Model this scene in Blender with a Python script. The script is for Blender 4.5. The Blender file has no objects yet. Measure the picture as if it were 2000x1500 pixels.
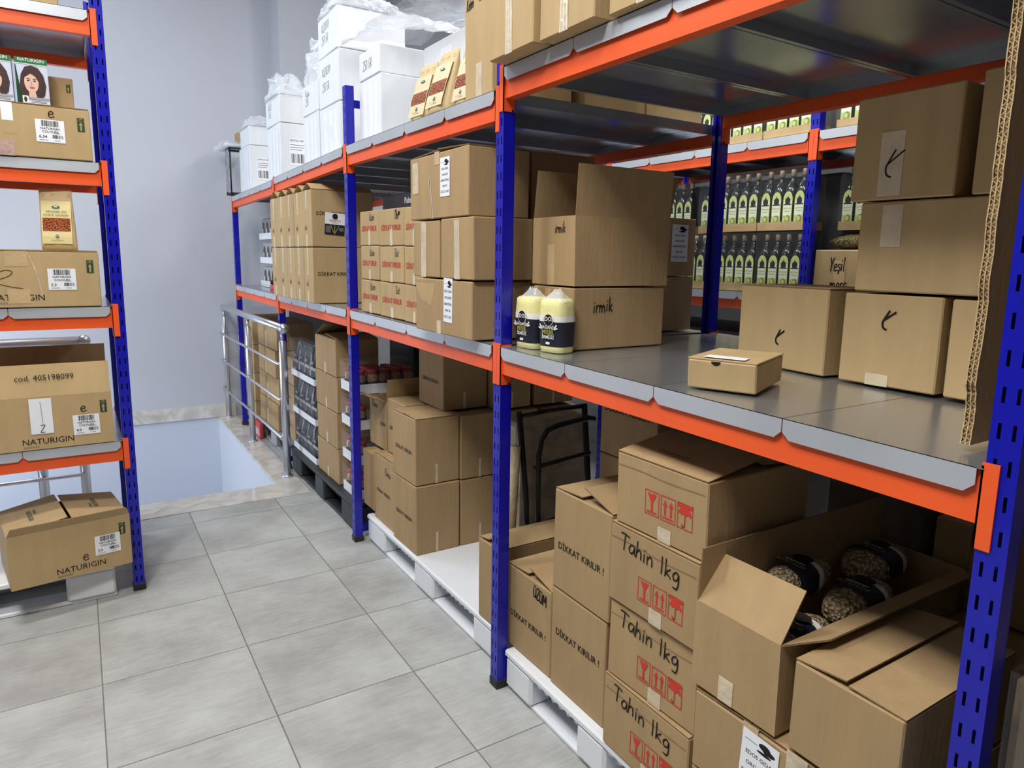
import bpy, math, random
from mathutils import Vector, Matrix, noise
random.seed(7)
R_ = math.radians
S = 0.8333            # layout units -> metres
sc = bpy.context.scene
COL = sc.collection

# ------------------------------------------------------------------ camera, world, light, exposure
def make_camera():
    cam = bpy.data.cameras.new('camera')
    o = bpy.data.objects.new('camera', cam)
    COL.objects.link(o)
    yaw, pitch, roll = .566, .1612, -.0165
    cy, sy, cp, sp, cr, sr = math.cos(yaw), math.sin(yaw), math.cos(pitch), math.sin(pitch), math.cos(roll), math.sin(roll)
    fwd = Vector((sy*cp, cy*cp, -sp)); right = Vector((cy, -sy, 0)); down = fwd.cross(right)
    r = right*cr + down*sr; d = -right*sr + down*cr
    m = Matrix((( r.x, -d.x, -fwd.x, 0), (r.y, -d.y, -fwd.y, 0), (r.z, -d.z, -fwd.z, 1.8687*S), (0, 0, 0, 1)))
    o.matrix_world = m
    cam.sensor_width = 36.0
    cam.lens = 1353.39*36/2000
    cam.shift_x = -0.00686
    cam.shift_y = -0.01356
    cam.clip_start = .02
    sc.camera = o
make_camera()

w = bpy.data.worlds.new('world'); sc.world = w; w.use_nodes = True
w.node_tree.nodes['Background'].inputs[0].default_value = (.75, .85, 1, 1)
w.node_tree.nodes['Background'].inputs[1].default_value = .25
vs = sc.view_settings
vs.view_transform = 'Standard'; vs.look = 'None'; vs.gamma = 1; vs.use_curve_mapping = False
vs.exposure = 0.2

def lamp(name, loc, size, energy, col, rot=(0, 0, 0)):
    l = bpy.data.lights.new(name, 'AREA'); l.shape = 'RECTANGLE'
    l.size = size[0]*S; l.size_y = size[1]*S; l.energy = energy*S*S; l.color = col
    o = bpy.data.objects.new(name, l); COL.objects.link(o)
    o.location = Vector(loc)*S; o.rotation_euler = rot
    return o
lamp('ceiling_lamp', (-.8, .5, 5.2), (1.5, .6), 130, (1, .97, .92))
lamp('ceiling_lamp', (-.8, 3.2, 5.2), (1.5, .6), 85, (1, .98, .95))
lamp('ceiling_lamp', (-.5, 6.2, 5.2), (1.5, .8), 62, (.86, .93, 1))
lamp('ceiling_lamp', (3.15, 3.0, 4.7), (.5, 2.4), 110, (1, .97, .9))
def fill_point(loc, energy, col, rad=.2):  # added unseen point light, evens out the brightness of the walls
    l = bpy.data.lights.new('wall_fill', 'POINT'); l.energy = energy*S*S; l.color = col; l.shadow_soft_size = rad*S
    o = bpy.data.objects.new('wall_fill', l); COL.objects.link(o); o.location = Vector(loc)*S
fill_point((-.9, 1.2, 4.7), 100, (1, .97, .93)); fill_point((-.9, 4.6, 4.7), 52, (.92, .96, 1)); fill_point((3.0, 5.6, 4.4), 34, (.95, .97, 1))
lamp('stairwell_fill', (-2.3, 7.1, .7), (1.6, 2.2), 78, (.84, .91, 1), (0, R_(-75), 0))  # added fill standing in for daylight out of the stairwell

# ------------------------------------------------------------------ materials
def lin(c):
    return tuple(((v/255)/12.92 if v/255 <= .04045 else ((v/255+.055)/1.055)**2.4) for v in c) + (1,)
MATS = {}
def mat(name, rgb, rough=.5, metal=0., spec=.5, vary=0., nscale=8., bump=0., bscale=60., stretch=(1, 1, 1), objvar=0., coat=0., rvary=0., trans=0., ior=1.45, emis=None):
    m = bpy.data.materials.new(name); m.use_nodes = True
    nt = m.node_tree; b = nt.nodes['Principled BSDF']
    b.inputs['Base Color'].default_value = lin(rgb)
    b.inputs['Roughness'].default_value = rough
    b.inputs['Metallic'].default_value = metal
    b.inputs['Specular IOR Level'].default_value = spec
    b.inputs['Coat Weight'].default_value = coat
    b.inputs['IOR'].default_value = ior
    b.inputs['Transmission Weight'].default_value = trans
    tc = nt.nodes.new('ShaderNodeTexCoord'); mp = nt.nodes.new('ShaderNodeMapping')
    nt.links.new(tc.outputs['Object'], mp.inputs['Vector'])
    mp.inputs['Scale'].default_value = stretch
    src = mp.outputs['Vector']
    if objvar:
        oi = nt.nodes.new('ShaderNodeObjectInfo')
        ad = nt.nodes.new('ShaderNodeVectorMath'); ad.operation = 'MULTIPLY_ADD'
        nt.links.new(oi.outputs['Random'], ad.inputs[0]); ad.inputs[1].default_value = (17, 31, 23)
        nt.links.new(src, ad.inputs[2]); src = ad.outputs[0]
    if vary or objvar or rvary:
        n = nt.nodes.new('ShaderNodeTexNoise'); n.inputs['Scale'].default_value = nscale; n.inputs['Detail'].default_value = 5
        nt.links.new(src, n.inputs['Vector'])
        mr = nt.nodes.new('ShaderNodeMapRange'); mr.inputs['From Min'].default_value = .3; mr.inputs['From Max'].default_value = .7
        mr.inputs['To Min'].default_value = 1-vary; mr.inputs['To Max'].default_value = 1+vary
        nt.links.new(n.outputs['Fac'], mr.inputs['Value'])
        fac = mr.outputs['Result']
        if objvar:
            mo = nt.nodes.new('ShaderNodeMapRange'); mo.inputs['To Min'].default_value = 1-objvar; mo.inputs['To Max'].default_value = 1+objvar
            nt.links.new(oi.outputs['Random'], mo.inputs['Value'])
            mu = nt.nodes.new('ShaderNodeMath'); mu.operation = 'MULTIPLY'
            nt.links.new(fac, mu.inputs[0]); nt.links.new(mo.outputs['Result'], mu.inputs[1]); fac = mu.outputs[0]
        mx = nt.nodes.new('ShaderNodeVectorMath'); mx.operation = 'SCALE'
        mx.inputs[0].default_value = lin(rgb)[:3]
        nt.links.new(fac, mx.inputs['Scale'])
        nt.links.new(mx.outputs[0], b.inputs['Base Color'])
        if rvary:
            rr = nt.nodes.new('ShaderNodeMapRange'); rr.inputs['From Min'].default_value = .3; rr.inputs['From Max'].default_value = .7
            rr.inputs['To Min'].default_value = max(0, rough-rvary); rr.inputs['To Max'].default_value = rough+rvary
            nt.links.new(n.outputs['Fac'], rr.inputs['Value']); nt.links.new(rr.outputs['Result'], b.inputs['Roughness'])
    if bump:
        n2 = nt.nodes.new('ShaderNodeTexNoise'); n2.inputs['Scale'].default_value = bscale; n2.inputs['Detail'].default_value = 3
        nt.links.new(src, n2.inputs['Vector'])
        bp = nt.nodes.new('ShaderNodeBump'); bp.inputs['Strength'].default_value = bump; bp.inputs['Distance'].default_value = .01
        nt.links.new(n2.outputs['Fac'], bp.inputs['Height']); nt.links.new(bp.outputs['Normal'], b.inputs['Normal'])
    MATS[name] = m
    return m

CARD = mat('cardboard', (166, 140, 103), .72, spec=.25, vary=.07, nscale=5, bump=.12, bscale=22, stretch=(3, 3, .6), objvar=.06)
CARDP = mat('cardboard_pale', (180, 155, 114), .7, spec=.25, vary=.06, nscale=5, bump=.12, bscale=22, stretch=(3, 3, .6), objvar=.04)
CARDK = mat('cardboard_kraft', (160, 130, 92), .72, spec=.25, vary=.07, nscale=5, bump=.12, bscale=22, stretch=(3, 3, .6), objvar=.05)
CARDIN = mat('cardboard_inside', (150, 121, 84), .8, spec=.2, vary=.06, nscale=6)
CARDEDGE = mat('cardboard_edge', (128, 104, 74), .85, spec=.1, vary=.25, nscale=160)
TAPE = mat('packing_tape', (194, 168, 128), .28, spec=.5, vary=.08, nscale=14, bump=.2, bscale=40)
TAPEW = mat('clear_tape', (200, 186, 160), .3, spec=.5, vary=.12, nscale=20, bump=.3, bscale=50)
WCARD = mat('white_cardboard', (222, 226, 232), .6, spec=.3, vary=.03, nscale=6, bump=.15, bscale=20, stretch=(3, 3, .6))
BLUE = mat('blue_paint', (12, 14, 164), .32, spec=.5, vary=.06, nscale=5, coat=.2)
ORANGE = mat('orange_paint', (236, 92, 40), .38, spec=.5, vary=.05, nscale=3)
RUBBER = mat('black_rubber', (38, 38, 40), .6)
BLACKP = mat('black_plastic', (44, 48, 50), .5, vary=.1, nscale=6)
GREYP = mat('grey_plastic', (150, 152, 156), .5, vary=.05)
WHITEP = mat('white_plastic', (226, 230, 236), .45, vary=.04, nscale=4, bump=.05, bscale=30)
CHROME = mat('stainless_steel', (214, 217, 224), .3, metal=.85, vary=.03, nscale=4)
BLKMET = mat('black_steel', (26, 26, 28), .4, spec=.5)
WALL = mat('wall_paint', (190, 193, 202), .8, spec=.2, vary=.012, nscale=1.2, bump=.03, bscale=120)
CEIL = mat('ceiling_paint', (200, 200, 200), .9, spec=.1); WALLG = mat('wall_low_bounce', (92, 92, 94), .85, spec=.1)  # WALLG: unseen walls darkened to cut bounced light
LABEL = mat('label_paper', (232, 236, 242), .5, spec=.3)
INK = mat('black_ink', (36, 32, 30), .6, spec=.2)
INKG = mat('grey_ink', (110, 104, 98), .6, spec=.2)
INKRED = mat('red_ink', (196, 62, 50), .6, spec=.2)
INKGREEN = mat('green_ink', (38, 74, 48), .6, spec=.2)
WHITEINK = mat('white_ink', (232, 232, 228), .5)
DARK = mat('dark_void', (12, 12, 12), .9)
KRAFT = mat('kraft_pouch', (204, 182, 138), .55, spec=.35, vary=.05, nscale=9, bump=.25, bscale=14)
POUCHLAB = mat('pouch_label', (216, 200, 142), .5); POUCHPALE = mat('pouch_label_pale', (212, 196, 158), .5)
YELLOW = mat('flour_yellow', (232, 226, 160), .35, vary=.05, nscale=14, bump=.2, bscale=30)
NAVY = mat('navy_label', (34, 36, 50), .4, vary=.1, nscale=10)
OLIVE = mat('olive_print', (150, 150, 60), .5)
GREENB = mat('hair_box_green', (34, 112, 72), .35)
GREEND = mat('hair_box_dark_green', (22, 60, 34), .35)
SKIN = mat('printed_skin', (214, 178, 160), .4)
HAIR = mat('printed_hair', (62, 40, 38), .4, vary=.3, nscale=40)
LIPS = mat('printed_lips', (176, 86, 90), .4)
LILAC = mat('printed_lilac', (196, 200, 222), .4)
GLASSD = mat('dark_bottle_glass', (20, 24, 18), .12, spec=.6, coat=.3)
BLAB = mat('bottle_label_green', (190, 206, 128), .45, vary=.08, nscale=20)
BLABY = mat('bottle_label_pale', (224, 232, 204), .45)
OLIVEG = mat('printed_olive', (128, 140, 40), .45)
CAPM = mat('bottle_cap', (176, 160, 130), .4, metal=.2)
REDLID = mat('red_lid', (150, 44, 44), .4)
JARGL = mat('jar_contents', (136, 106, 84), .25, vary=.3, nscale=60)
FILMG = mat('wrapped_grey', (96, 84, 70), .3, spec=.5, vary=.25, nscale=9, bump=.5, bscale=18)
SILVER = mat('silver_foil', (190, 194, 200), .3, metal=.8, bump=.6, bscale=18, vary=.1)
POUCHK = mat('black_pouch', (48, 50, 56), .3, spec=.5, vary=.3, nscale=14, bump=.5, bscale=20)
REDP = mat('red_print', (190, 70, 74), .5)

def film_mat(name, alpha, tint=(235, 240, 248), rough=.12, more=.55):
    m = bpy.data.materials.new(name); m.use_nodes = True; nt = m.node_tree
    b = nt.nodes['Principled BSDF']; b.inputs['Base Color'].default_value = lin(tint); b.inputs['Roughness'].default_value = rough
    b.inputs['Specular IOR Level'].default_value = .8
    out = nt.nodes['Material Output']
    tr = nt.nodes.new('ShaderNodeBsdfTransparent'); mx = nt.nodes.new('ShaderNodeMixShader')
    fr = nt.nodes.new('ShaderNodeLayerWeight'); fr.inputs['Blend'].default_value = .35
    mr = nt.nodes.new('ShaderNodeMapRange'); mr.inputs['To Min'].default_value = alpha; mr.inputs['To Max'].default_value = min(1, alpha+more)
    nt.links.new(fr.outputs['Facing'], mr.inputs['Value']); nt.links.new(mr.outputs['Result'], mx.inputs['Fac'])
    nt.links.new(tr.outputs[0], mx.inputs[1]); nt.links.new(b.outputs[0], mx.inputs[2]); nt.links.new(mx.outputs[0], out.inputs['Surface'])
    tc = nt.nodes.new('ShaderNodeTexCoord'); n = nt.nodes.new('ShaderNodeTexNoise'); n.inputs['Scale'].default_value = 16; n.inputs['Detail'].default_value = 3
    nt.links.new(tc.outputs['Object'], n.inputs['Vector'])
    bp = nt.nodes.new('ShaderNodeBump'); bp.inputs['Strength'].default_value = .6; bp.inputs['Distance'].default_value = .02
    nt.links.new(n.outputs['Fac'], bp.inputs['Height']); nt.links.new(bp.outputs['Normal'], b.inputs['Normal'])
    return m
FILM = film_mat('plastic_film', .24)
FILMC = film_mat('shrink_film', .015, more=.12)

def steel_mat(name, rgb, rough):
    m = mat(name, rgb, rough, metal=.85, vary=.05, nscale=3, rvary=.06)
    nt = m.node_tree; b = nt.nodes['Principled BSDF']
    tc = nt.nodes.new('ShaderNodeTexCoord'); v = nt.nodes.new('ShaderNodeTexNoise'); v.inputs['Scale'].default_value = 25
    mp = nt.nodes.new('ShaderNodeMapping'); mp.inputs['Scale'].default_value = (.4, 3, 3)
    nt.links.new(tc.outputs['Object'], mp.inputs[0]); nt.links.new(mp.outputs[0], v.inputs['Vector'])
    bp = nt.nodes.new('ShaderNodeBump'); bp.inputs['Strength'].default_value = .04; bp.inputs['Distance'].default_value = .004
    nt.links.new(v.outputs['Fac'], bp.inputs['Height']); nt.links.new(bp.outputs['Normal'], b.inputs['Normal'])
    return m
STEEL = steel_mat('galvanised_steel', (186, 191, 196), .22)
STEELL = steel_mat('galvanised_lip', (192, 198, 206), .42); STEELL.node_tree.nodes['Principled BSDF'].inputs['Metallic'].default_value = .45; STEEL.node_tree.nodes['Principled BSDF'].inputs['Metallic'].default_value = .8

def floor_mat():
    m = mat('floor_tile', (178, 181, 180), .42, spec=.4); nt = m.node_tree; b = nt.nodes['Principled BSDF']; L = nt.links.new
    tc = nt.nodes.new('ShaderNodeTexCoord')
    mp = nt.nodes.new('ShaderNodeMapping'); L(tc.outputs['Object'], mp.inputs[0])
    mp.inputs['Location'].default_value = (-.5654/.6, -5.0883/.6, 0); mp.inputs['Scale'].default_value = (1/(.6*S),)*3
    sep = nt.nodes.new('ShaderNodeSeparateXYZ'); L(mp.outputs[0], sep.inputs[0])
    def mth(op, a, bb=None):
        n = nt.nodes.new('ShaderNodeMath'); n.operation = op
        for i, v in enumerate((a, bb)):
            if v is None: continue
            if isinstance(v, (int, float)): n.inputs[i].default_value = v
            else: L(v, n.inputs[i])
        return n.outputs[0]
    def edge(v):
        f = mth('FRACT', v); return mth('MINIMUM', f, mth('SUBTRACT', 1.0, f))
    e = mth('MINIMUM', edge(sep.outputs[0]), edge(sep.outputs[1]))
    g = nt.nodes.new('ShaderNodeMapRange'); g.inputs['From Min'].default_value = .0025; g.inputs['From Max'].default_value = .0055; L(e, g.inputs['Value'])
    comb = nt.nodes.new('ShaderNodeCombineXYZ'); L(mth('FLOOR', sep.outputs[0]), comb.inputs[0]); L(mth('FLOOR', sep.outputs[1]), comb.inputs[1])
    wn = nt.nodes.new('ShaderNodeTexWhiteNoise'); L(comb.outputs[0], wn.inputs['Vector'])
    off = nt.nodes.new('ShaderNodeVectorMath'); off.operation = 'MULTIPLY_ADD'; L(wn.outputs['Color'], off.inputs[0]); off.inputs[1].default_value = (9, 9, 9); L(mp.outputs[0], off.inputs[2])
    n1 = nt.nodes.new('ShaderNodeTexNoise'); n1.inputs['Scale'].default_value = 1.6; n1.inputs['Detail'].default_value = 7; n1.inputs['Roughness'].default_value = .62; L(off.outputs[0], n1.inputs['Vector'])
    st = nt.nodes.new('ShaderNodeMapping'); st.inputs['Scale'].default_value = (2.2, 14, 1); L(off.outputs[0], st.inputs[0])
    n2 = nt.nodes.new('ShaderNodeTexNoise'); n2.inputs['Scale'].default_value = 2.5; n2.inputs['Detail'].default_value = 6; L(st.outputs[0], n2.inputs['Vector'])
    ad = mth('ADD', mth('MULTIPLY', n1.outputs['Fac'], .75), mth('MULTIPLY', n2.outputs['Fac'], .25))
    cr = nt.nodes.new('ShaderNodeValToRGB'); L(ad, cr.inputs[0])
    el = cr.color_ramp.elements
    el[0].position = .36; el[0].color = lin((160, 160, 158)); el[1].position = .62; el[1].color = lin((188, 192, 190))
    md = el.new(.5); md.color = lin((176, 178, 176))
    mx = nt.nodes.new('ShaderNodeMix'); mx.data_type = 'RGBA'; L(g.outputs[0], mx.inputs['Factor']); mx.inputs['A'].default_value = lin((118, 116, 110)); L(cr.outputs[0], mx.inputs['B'])
    L(mx.outputs['Result'], b.inputs['Base Color'])
    bp = nt.nodes.new('ShaderNodeBump'); bp.inputs['Strength'].default_value = .5; bp.inputs['Distance'].default_value = .003; L(g.outputs[0], bp.inputs['Height']); L(bp.outputs[0], b.inputs['Normal'])
    return m
FLOOR = floor_mat()
def marble_mat():
    m = mat('cream_marble', (206, 202, 194), .12, spec=.5); nt = m.node_tree; b = nt.nodes['Principled BSDF']; L = nt.links.new
    tc = nt.nodes.new('ShaderNodeTexCoord'); n = nt.nodes.new('ShaderNodeTexNoise'); n.inputs['Scale'].default_value = 5; n.inputs['Detail'].default_value = 8; n.inputs['Distortion'].default_value = 1.2
    L(tc.outputs['Object'], n.inputs['Vector']); cr = nt.nodes.new('ShaderNodeValToRGB'); L(n.outputs['Fac'], cr.inputs[0])
    el = cr.color_ramp.elements; el[0].position = .35; el[0].color = lin((188, 182, 172)); el[1].position = .6; el[1].color = lin((216, 213, 207))
    L(cr.outputs[0], b.inputs['Base Color'])
    return m
MARBLE = marble_mat()
def bean_mat(name, c1, c2, scale):
    m = mat(name, c1, .3, spec=.5); nt = m.node_tree; b = nt.nodes['Principled BSDF']; L = nt.links.new
    tc = nt.nodes.new('ShaderNodeTexCoord'); v = nt.nodes.new('ShaderNodeTexVoronoi'); v.inputs['Scale'].default_value = scale; L(tc.outputs['Object'], v.inputs['Vector'])
    cr = nt.nodes.new('ShaderNodeValToRGB'); L(v.outputs['Distance'], cr.inputs[0])
    el = cr.color_ramp.elements; el[0].position = .05; el[0].color = lin(c1); el[1].position = .75; el[1].color = lin(c2)
    mm = nt.nodes.new('ShaderNodeMix'); mm.data_type = 'RGBA'; mm.blend_type = 'MULTIPLY'; mm.inputs['Factor'].default_value = .35
    L(cr.outputs[0], mm.inputs['A']); bw = nt.nodes.new('ShaderNodeRGBToBW'); L(v.outputs['Color'], bw.inputs[0]); L(bw.outputs[0], mm.inputs['B']); L(mm.outputs['Result'], b.inputs['Base Color'])
    bp = nt.nodes.new('ShaderNodeBump'); bp.inputs['Strength'].default_value = .9; bp.inputs['Distance'].default_value = .01; bp.invert = True; L(v.outputs['Distance'], bp.inputs['Height']); L(bp.outputs[0], b.inputs['Normal'])
    return m
BEAN = bean_mat('pale_beans', (236, 220, 182), (130, 106, 72), 105)
LENTIL = bean_mat('red_lentils', (226, 128, 66), (136, 66, 40), 150)
GLENTIL = bean_mat('green_lentils', (170, 158, 100), (80, 72, 40), 110)

# ------------------------------------------------------------------ mesh builder
def text_geo(s, bold=.0, cache={}):
    k = (s, bold)
    if k not in cache:
        c = bpy.data.curves.new('t', 'FONT'); c.body = s; c.size = 1; c.resolution_u = 2; c.offset = bold; c.fill_mode = 'FRONT'
        o = bpy.data.objects.new('t', c); COL.objects.link(o)
        bpy.context.view_layer.update()
        me = o.to_mesh()
        V = [(v.co.x, v.co.y) for v in me.vertices]; F = [tuple(p.vertices) for p in me.polygons]
        o.to_mesh_clear(); bpy.data.objects.remove(o); bpy.data.curves.remove(c)
        if V:
            x0 = min(v[0] for v in V); x1 = max(v[0] for v in V)
            V = [(v[0]-x0, v[1]) for v in V]
        else: x0 = x1 = 0
        cache[k] = (V, F, x1-x0)
    return cache[k]

GL = {  # single-stroke handwriting: advance, strokes
 'T': (.7, [[(0, .98), (.3, 1.0), (.72, .9)], [(.36, .97), (.33, .5), (.3, 0)]]),
 'a': (.6, [[(.5, .45), (.25, .55), (.05, .3), (.15, .05), (.35, .08), (.5, .4), (.5, .1), (.6, 0)]]),
 'h': (.6, [[(.1, 1), (.08, .5), (.05, 0)], [(.07, .3), (.25, .52), (.42, .4), (.45, 0)]]),
 'i': (.3, [[(.1, .5), (.1, 0)], [(.12, .75), (.14, .7)]]),
 'n': (.6, [[(.05, .5), (.07, 0)], [(.07, .3), (.25, .52), (.42, .4), (.45, 0)]]),
 'm': (.85, [[(.05, .5), (.07, 0)], [(.07, .3), (.2, .5), (.33, .35), (.35, 0)], [(.35, .3), (.5, .5), (.65, .35), (.68, 0)]]),
 '1': (.35, [[(.12, 1.0), (.15, .5), (.15, 0)]]),
 'k': (.6, [[(.08, 1), (.1, .5), (.1, 0)], [(.45, .5), (.12, .22), (.3, .15), (.5, 0)]]),
 'g': (.6, [[(.48, .42), (.3, .55), (.08, .35), (.15, .08), (.4, .15), (.48, .45), (.5, -.1), (.4, -.38), (.15, -.36)]]),
 'r': (.42, [[(.07, .5), (.08, 0)], [(.08, .28), (.2, .48), (.38, .48)]]),
 'l': (.28, [[(.12, 1), (.1, .2), (.2, 0)]]),
 'c': (.5, [[(.42, .45), (.2, .52), (.05, .25), (.2, 0), (.45, .08)]]),
 'e': (.52, [[(.08, .25), (.4, .32), (.3, .52), (.1, .42), (.08, .12), (.25, 0), (.48, .1)]]),
 'ş': (.45, [[(.38, .48), (.15, .48), (.1, .33), (.35, .2), (.3, .02), (.05, .03)], [(.2, 0), (.24, -.15), (.14, -.2)]]),
 'u': (.55, [[(.05, .5), (.08, .1), (.25, 0), (.42, .15), (.45, .5), (.46, 0)]]),
 'ü': (.55, [[(.05, .5), (.08, .1), (.25, 0), (.42, .15), (.45, .5), (.46, 0)], [(.15, .72), (.16, .66)], [(.35, .72), (.36, .66)]]),
 't': (.42, [[(.2, .8), (.18, .1), (.32, 0)], [(.03, .5), (.38, .53)]]),
 'o': (.5, [[(.25, .5), (.05, .3), (.1, .05), (.3, 0), (.43, .25), (.25, .5)]]),
 'z': (.5, [[(.05, .48), (.4, .48), (.05, 0), (.45, .02)]]),
 'D': (.65, [[(.08, 1), (.06, 0), (.35, .1), (.52, .5), (.35, .9), (.02, 1)]]),
 'E': (.6, [[(.5, 1), (.08, .98), (.06, 0), (.5, .02)], [(.08, .5), (.42, .53)]]),
 'K': (.65, [[(.08, 1), (.06, 0)], [(.55, .95), (.1, .45), (.58, 0)]]),
 'M': (.85, [[(.05, 0), (.1, 1), (.38, .35), (.65, 1), (.72, 0)]]),
 'Z': (.65, [[(.05, 1), (.55, 1), (.05, 0), (.6, .02)]]),
 'U': (.65, [[(.05, 1), (.07, .2), (.3, 0), (.5, .2), (.54, 1)]]),
 'Ü': (.68, [[(.05, .85), (.07, .15), (.3, 0), (.5, .2), (.54, .85), (.56, 0)], [(.15, 1.1), (.16, 1.02)], [(.42, 1.1), (.43, 1.02)]]),
 'A': (.65, [[(.02, 0), (.28, 1), (.55, 0)], [(.12, .38), (.45, .4)]]),
 'C': (.6, [[(.5, .9), (.25, 1), (.05, .5), (.22, 0), (.52, .1)]]),
 'Y': (.6, [[(.05, 1), (.27, .5)], [(.55, 1), (.27, .5), (.2, 0)]]),
 'I': (.3, [[(.12, 1), (.12, 0)]]),
 'G': (.65, [[(.52, .88), (.25, 1), (.05, .5), (.25, 0), (.52, .15), (.53, .45), (.32, .45)]]),
 'R': (.62, [[(.06, 0), (.08, 1), (.45, .9), (.42, .6), (.08, .5), (.55, 0)]]),
 '2': (.55, [[(.05, .8), (.25, 1), (.45, .8), (.05, 0), (.5, .02)]]),
 '5': (.55, [[(.48, 1), (.12, 1), (.08, .58), (.4, .55), (.42, .15), (.2, 0), (.04, .08)]]),
 '0': (.58, [[(.25, 1), (.05, .6), (.1, .1), (.3, 0), (.48, .4), (.4, .9), (.25, 1)]]),
 '.': (.25, [[(.1, .05), (.12, 0)]]), ' ': (.45, []),
 'y': (.5, [[(.05, .5), (.1, .2), (.3, .15), (.42, .5), (.35, -.2), (.1, -.3)]]),
 '~': (.9, [[(.35, 1), (.2, .7), (.06, .38), (.12, .1), (.3, .0)], [(.7, .95), (.45, .76), (.14, .52)]]),
 'ε': (1.2, [[(.35, .55), (.8, .74), (.95, .98), (.6, 1.06), (.15, .82), (.0, .5), (.3, .3), (.9, .12), (1.45, .02)]]),
}
def smooth_line(P, n=4):
    if len(P) < 3: return P
    out = []
    for i in range(len(P)-1):
        p0, p1, p2, p3 = P[max(0, i-1)], P[i], P[i+1], P[min(len(P)-1, i+2)]
        for j in range(n):
            t = j/n
            out.append(tuple(.5*(2*p1[k]+(p2[k]-p0[k])*t+(2*p0[k]-5*p1[k]+4*p2[k]-p3[k])*t*t+(3*p1[k]-p0[k]-3*p2[k]+p3[k])*t**3) for k in (0, 1)))
    out.append(P[-1]); return out

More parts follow.
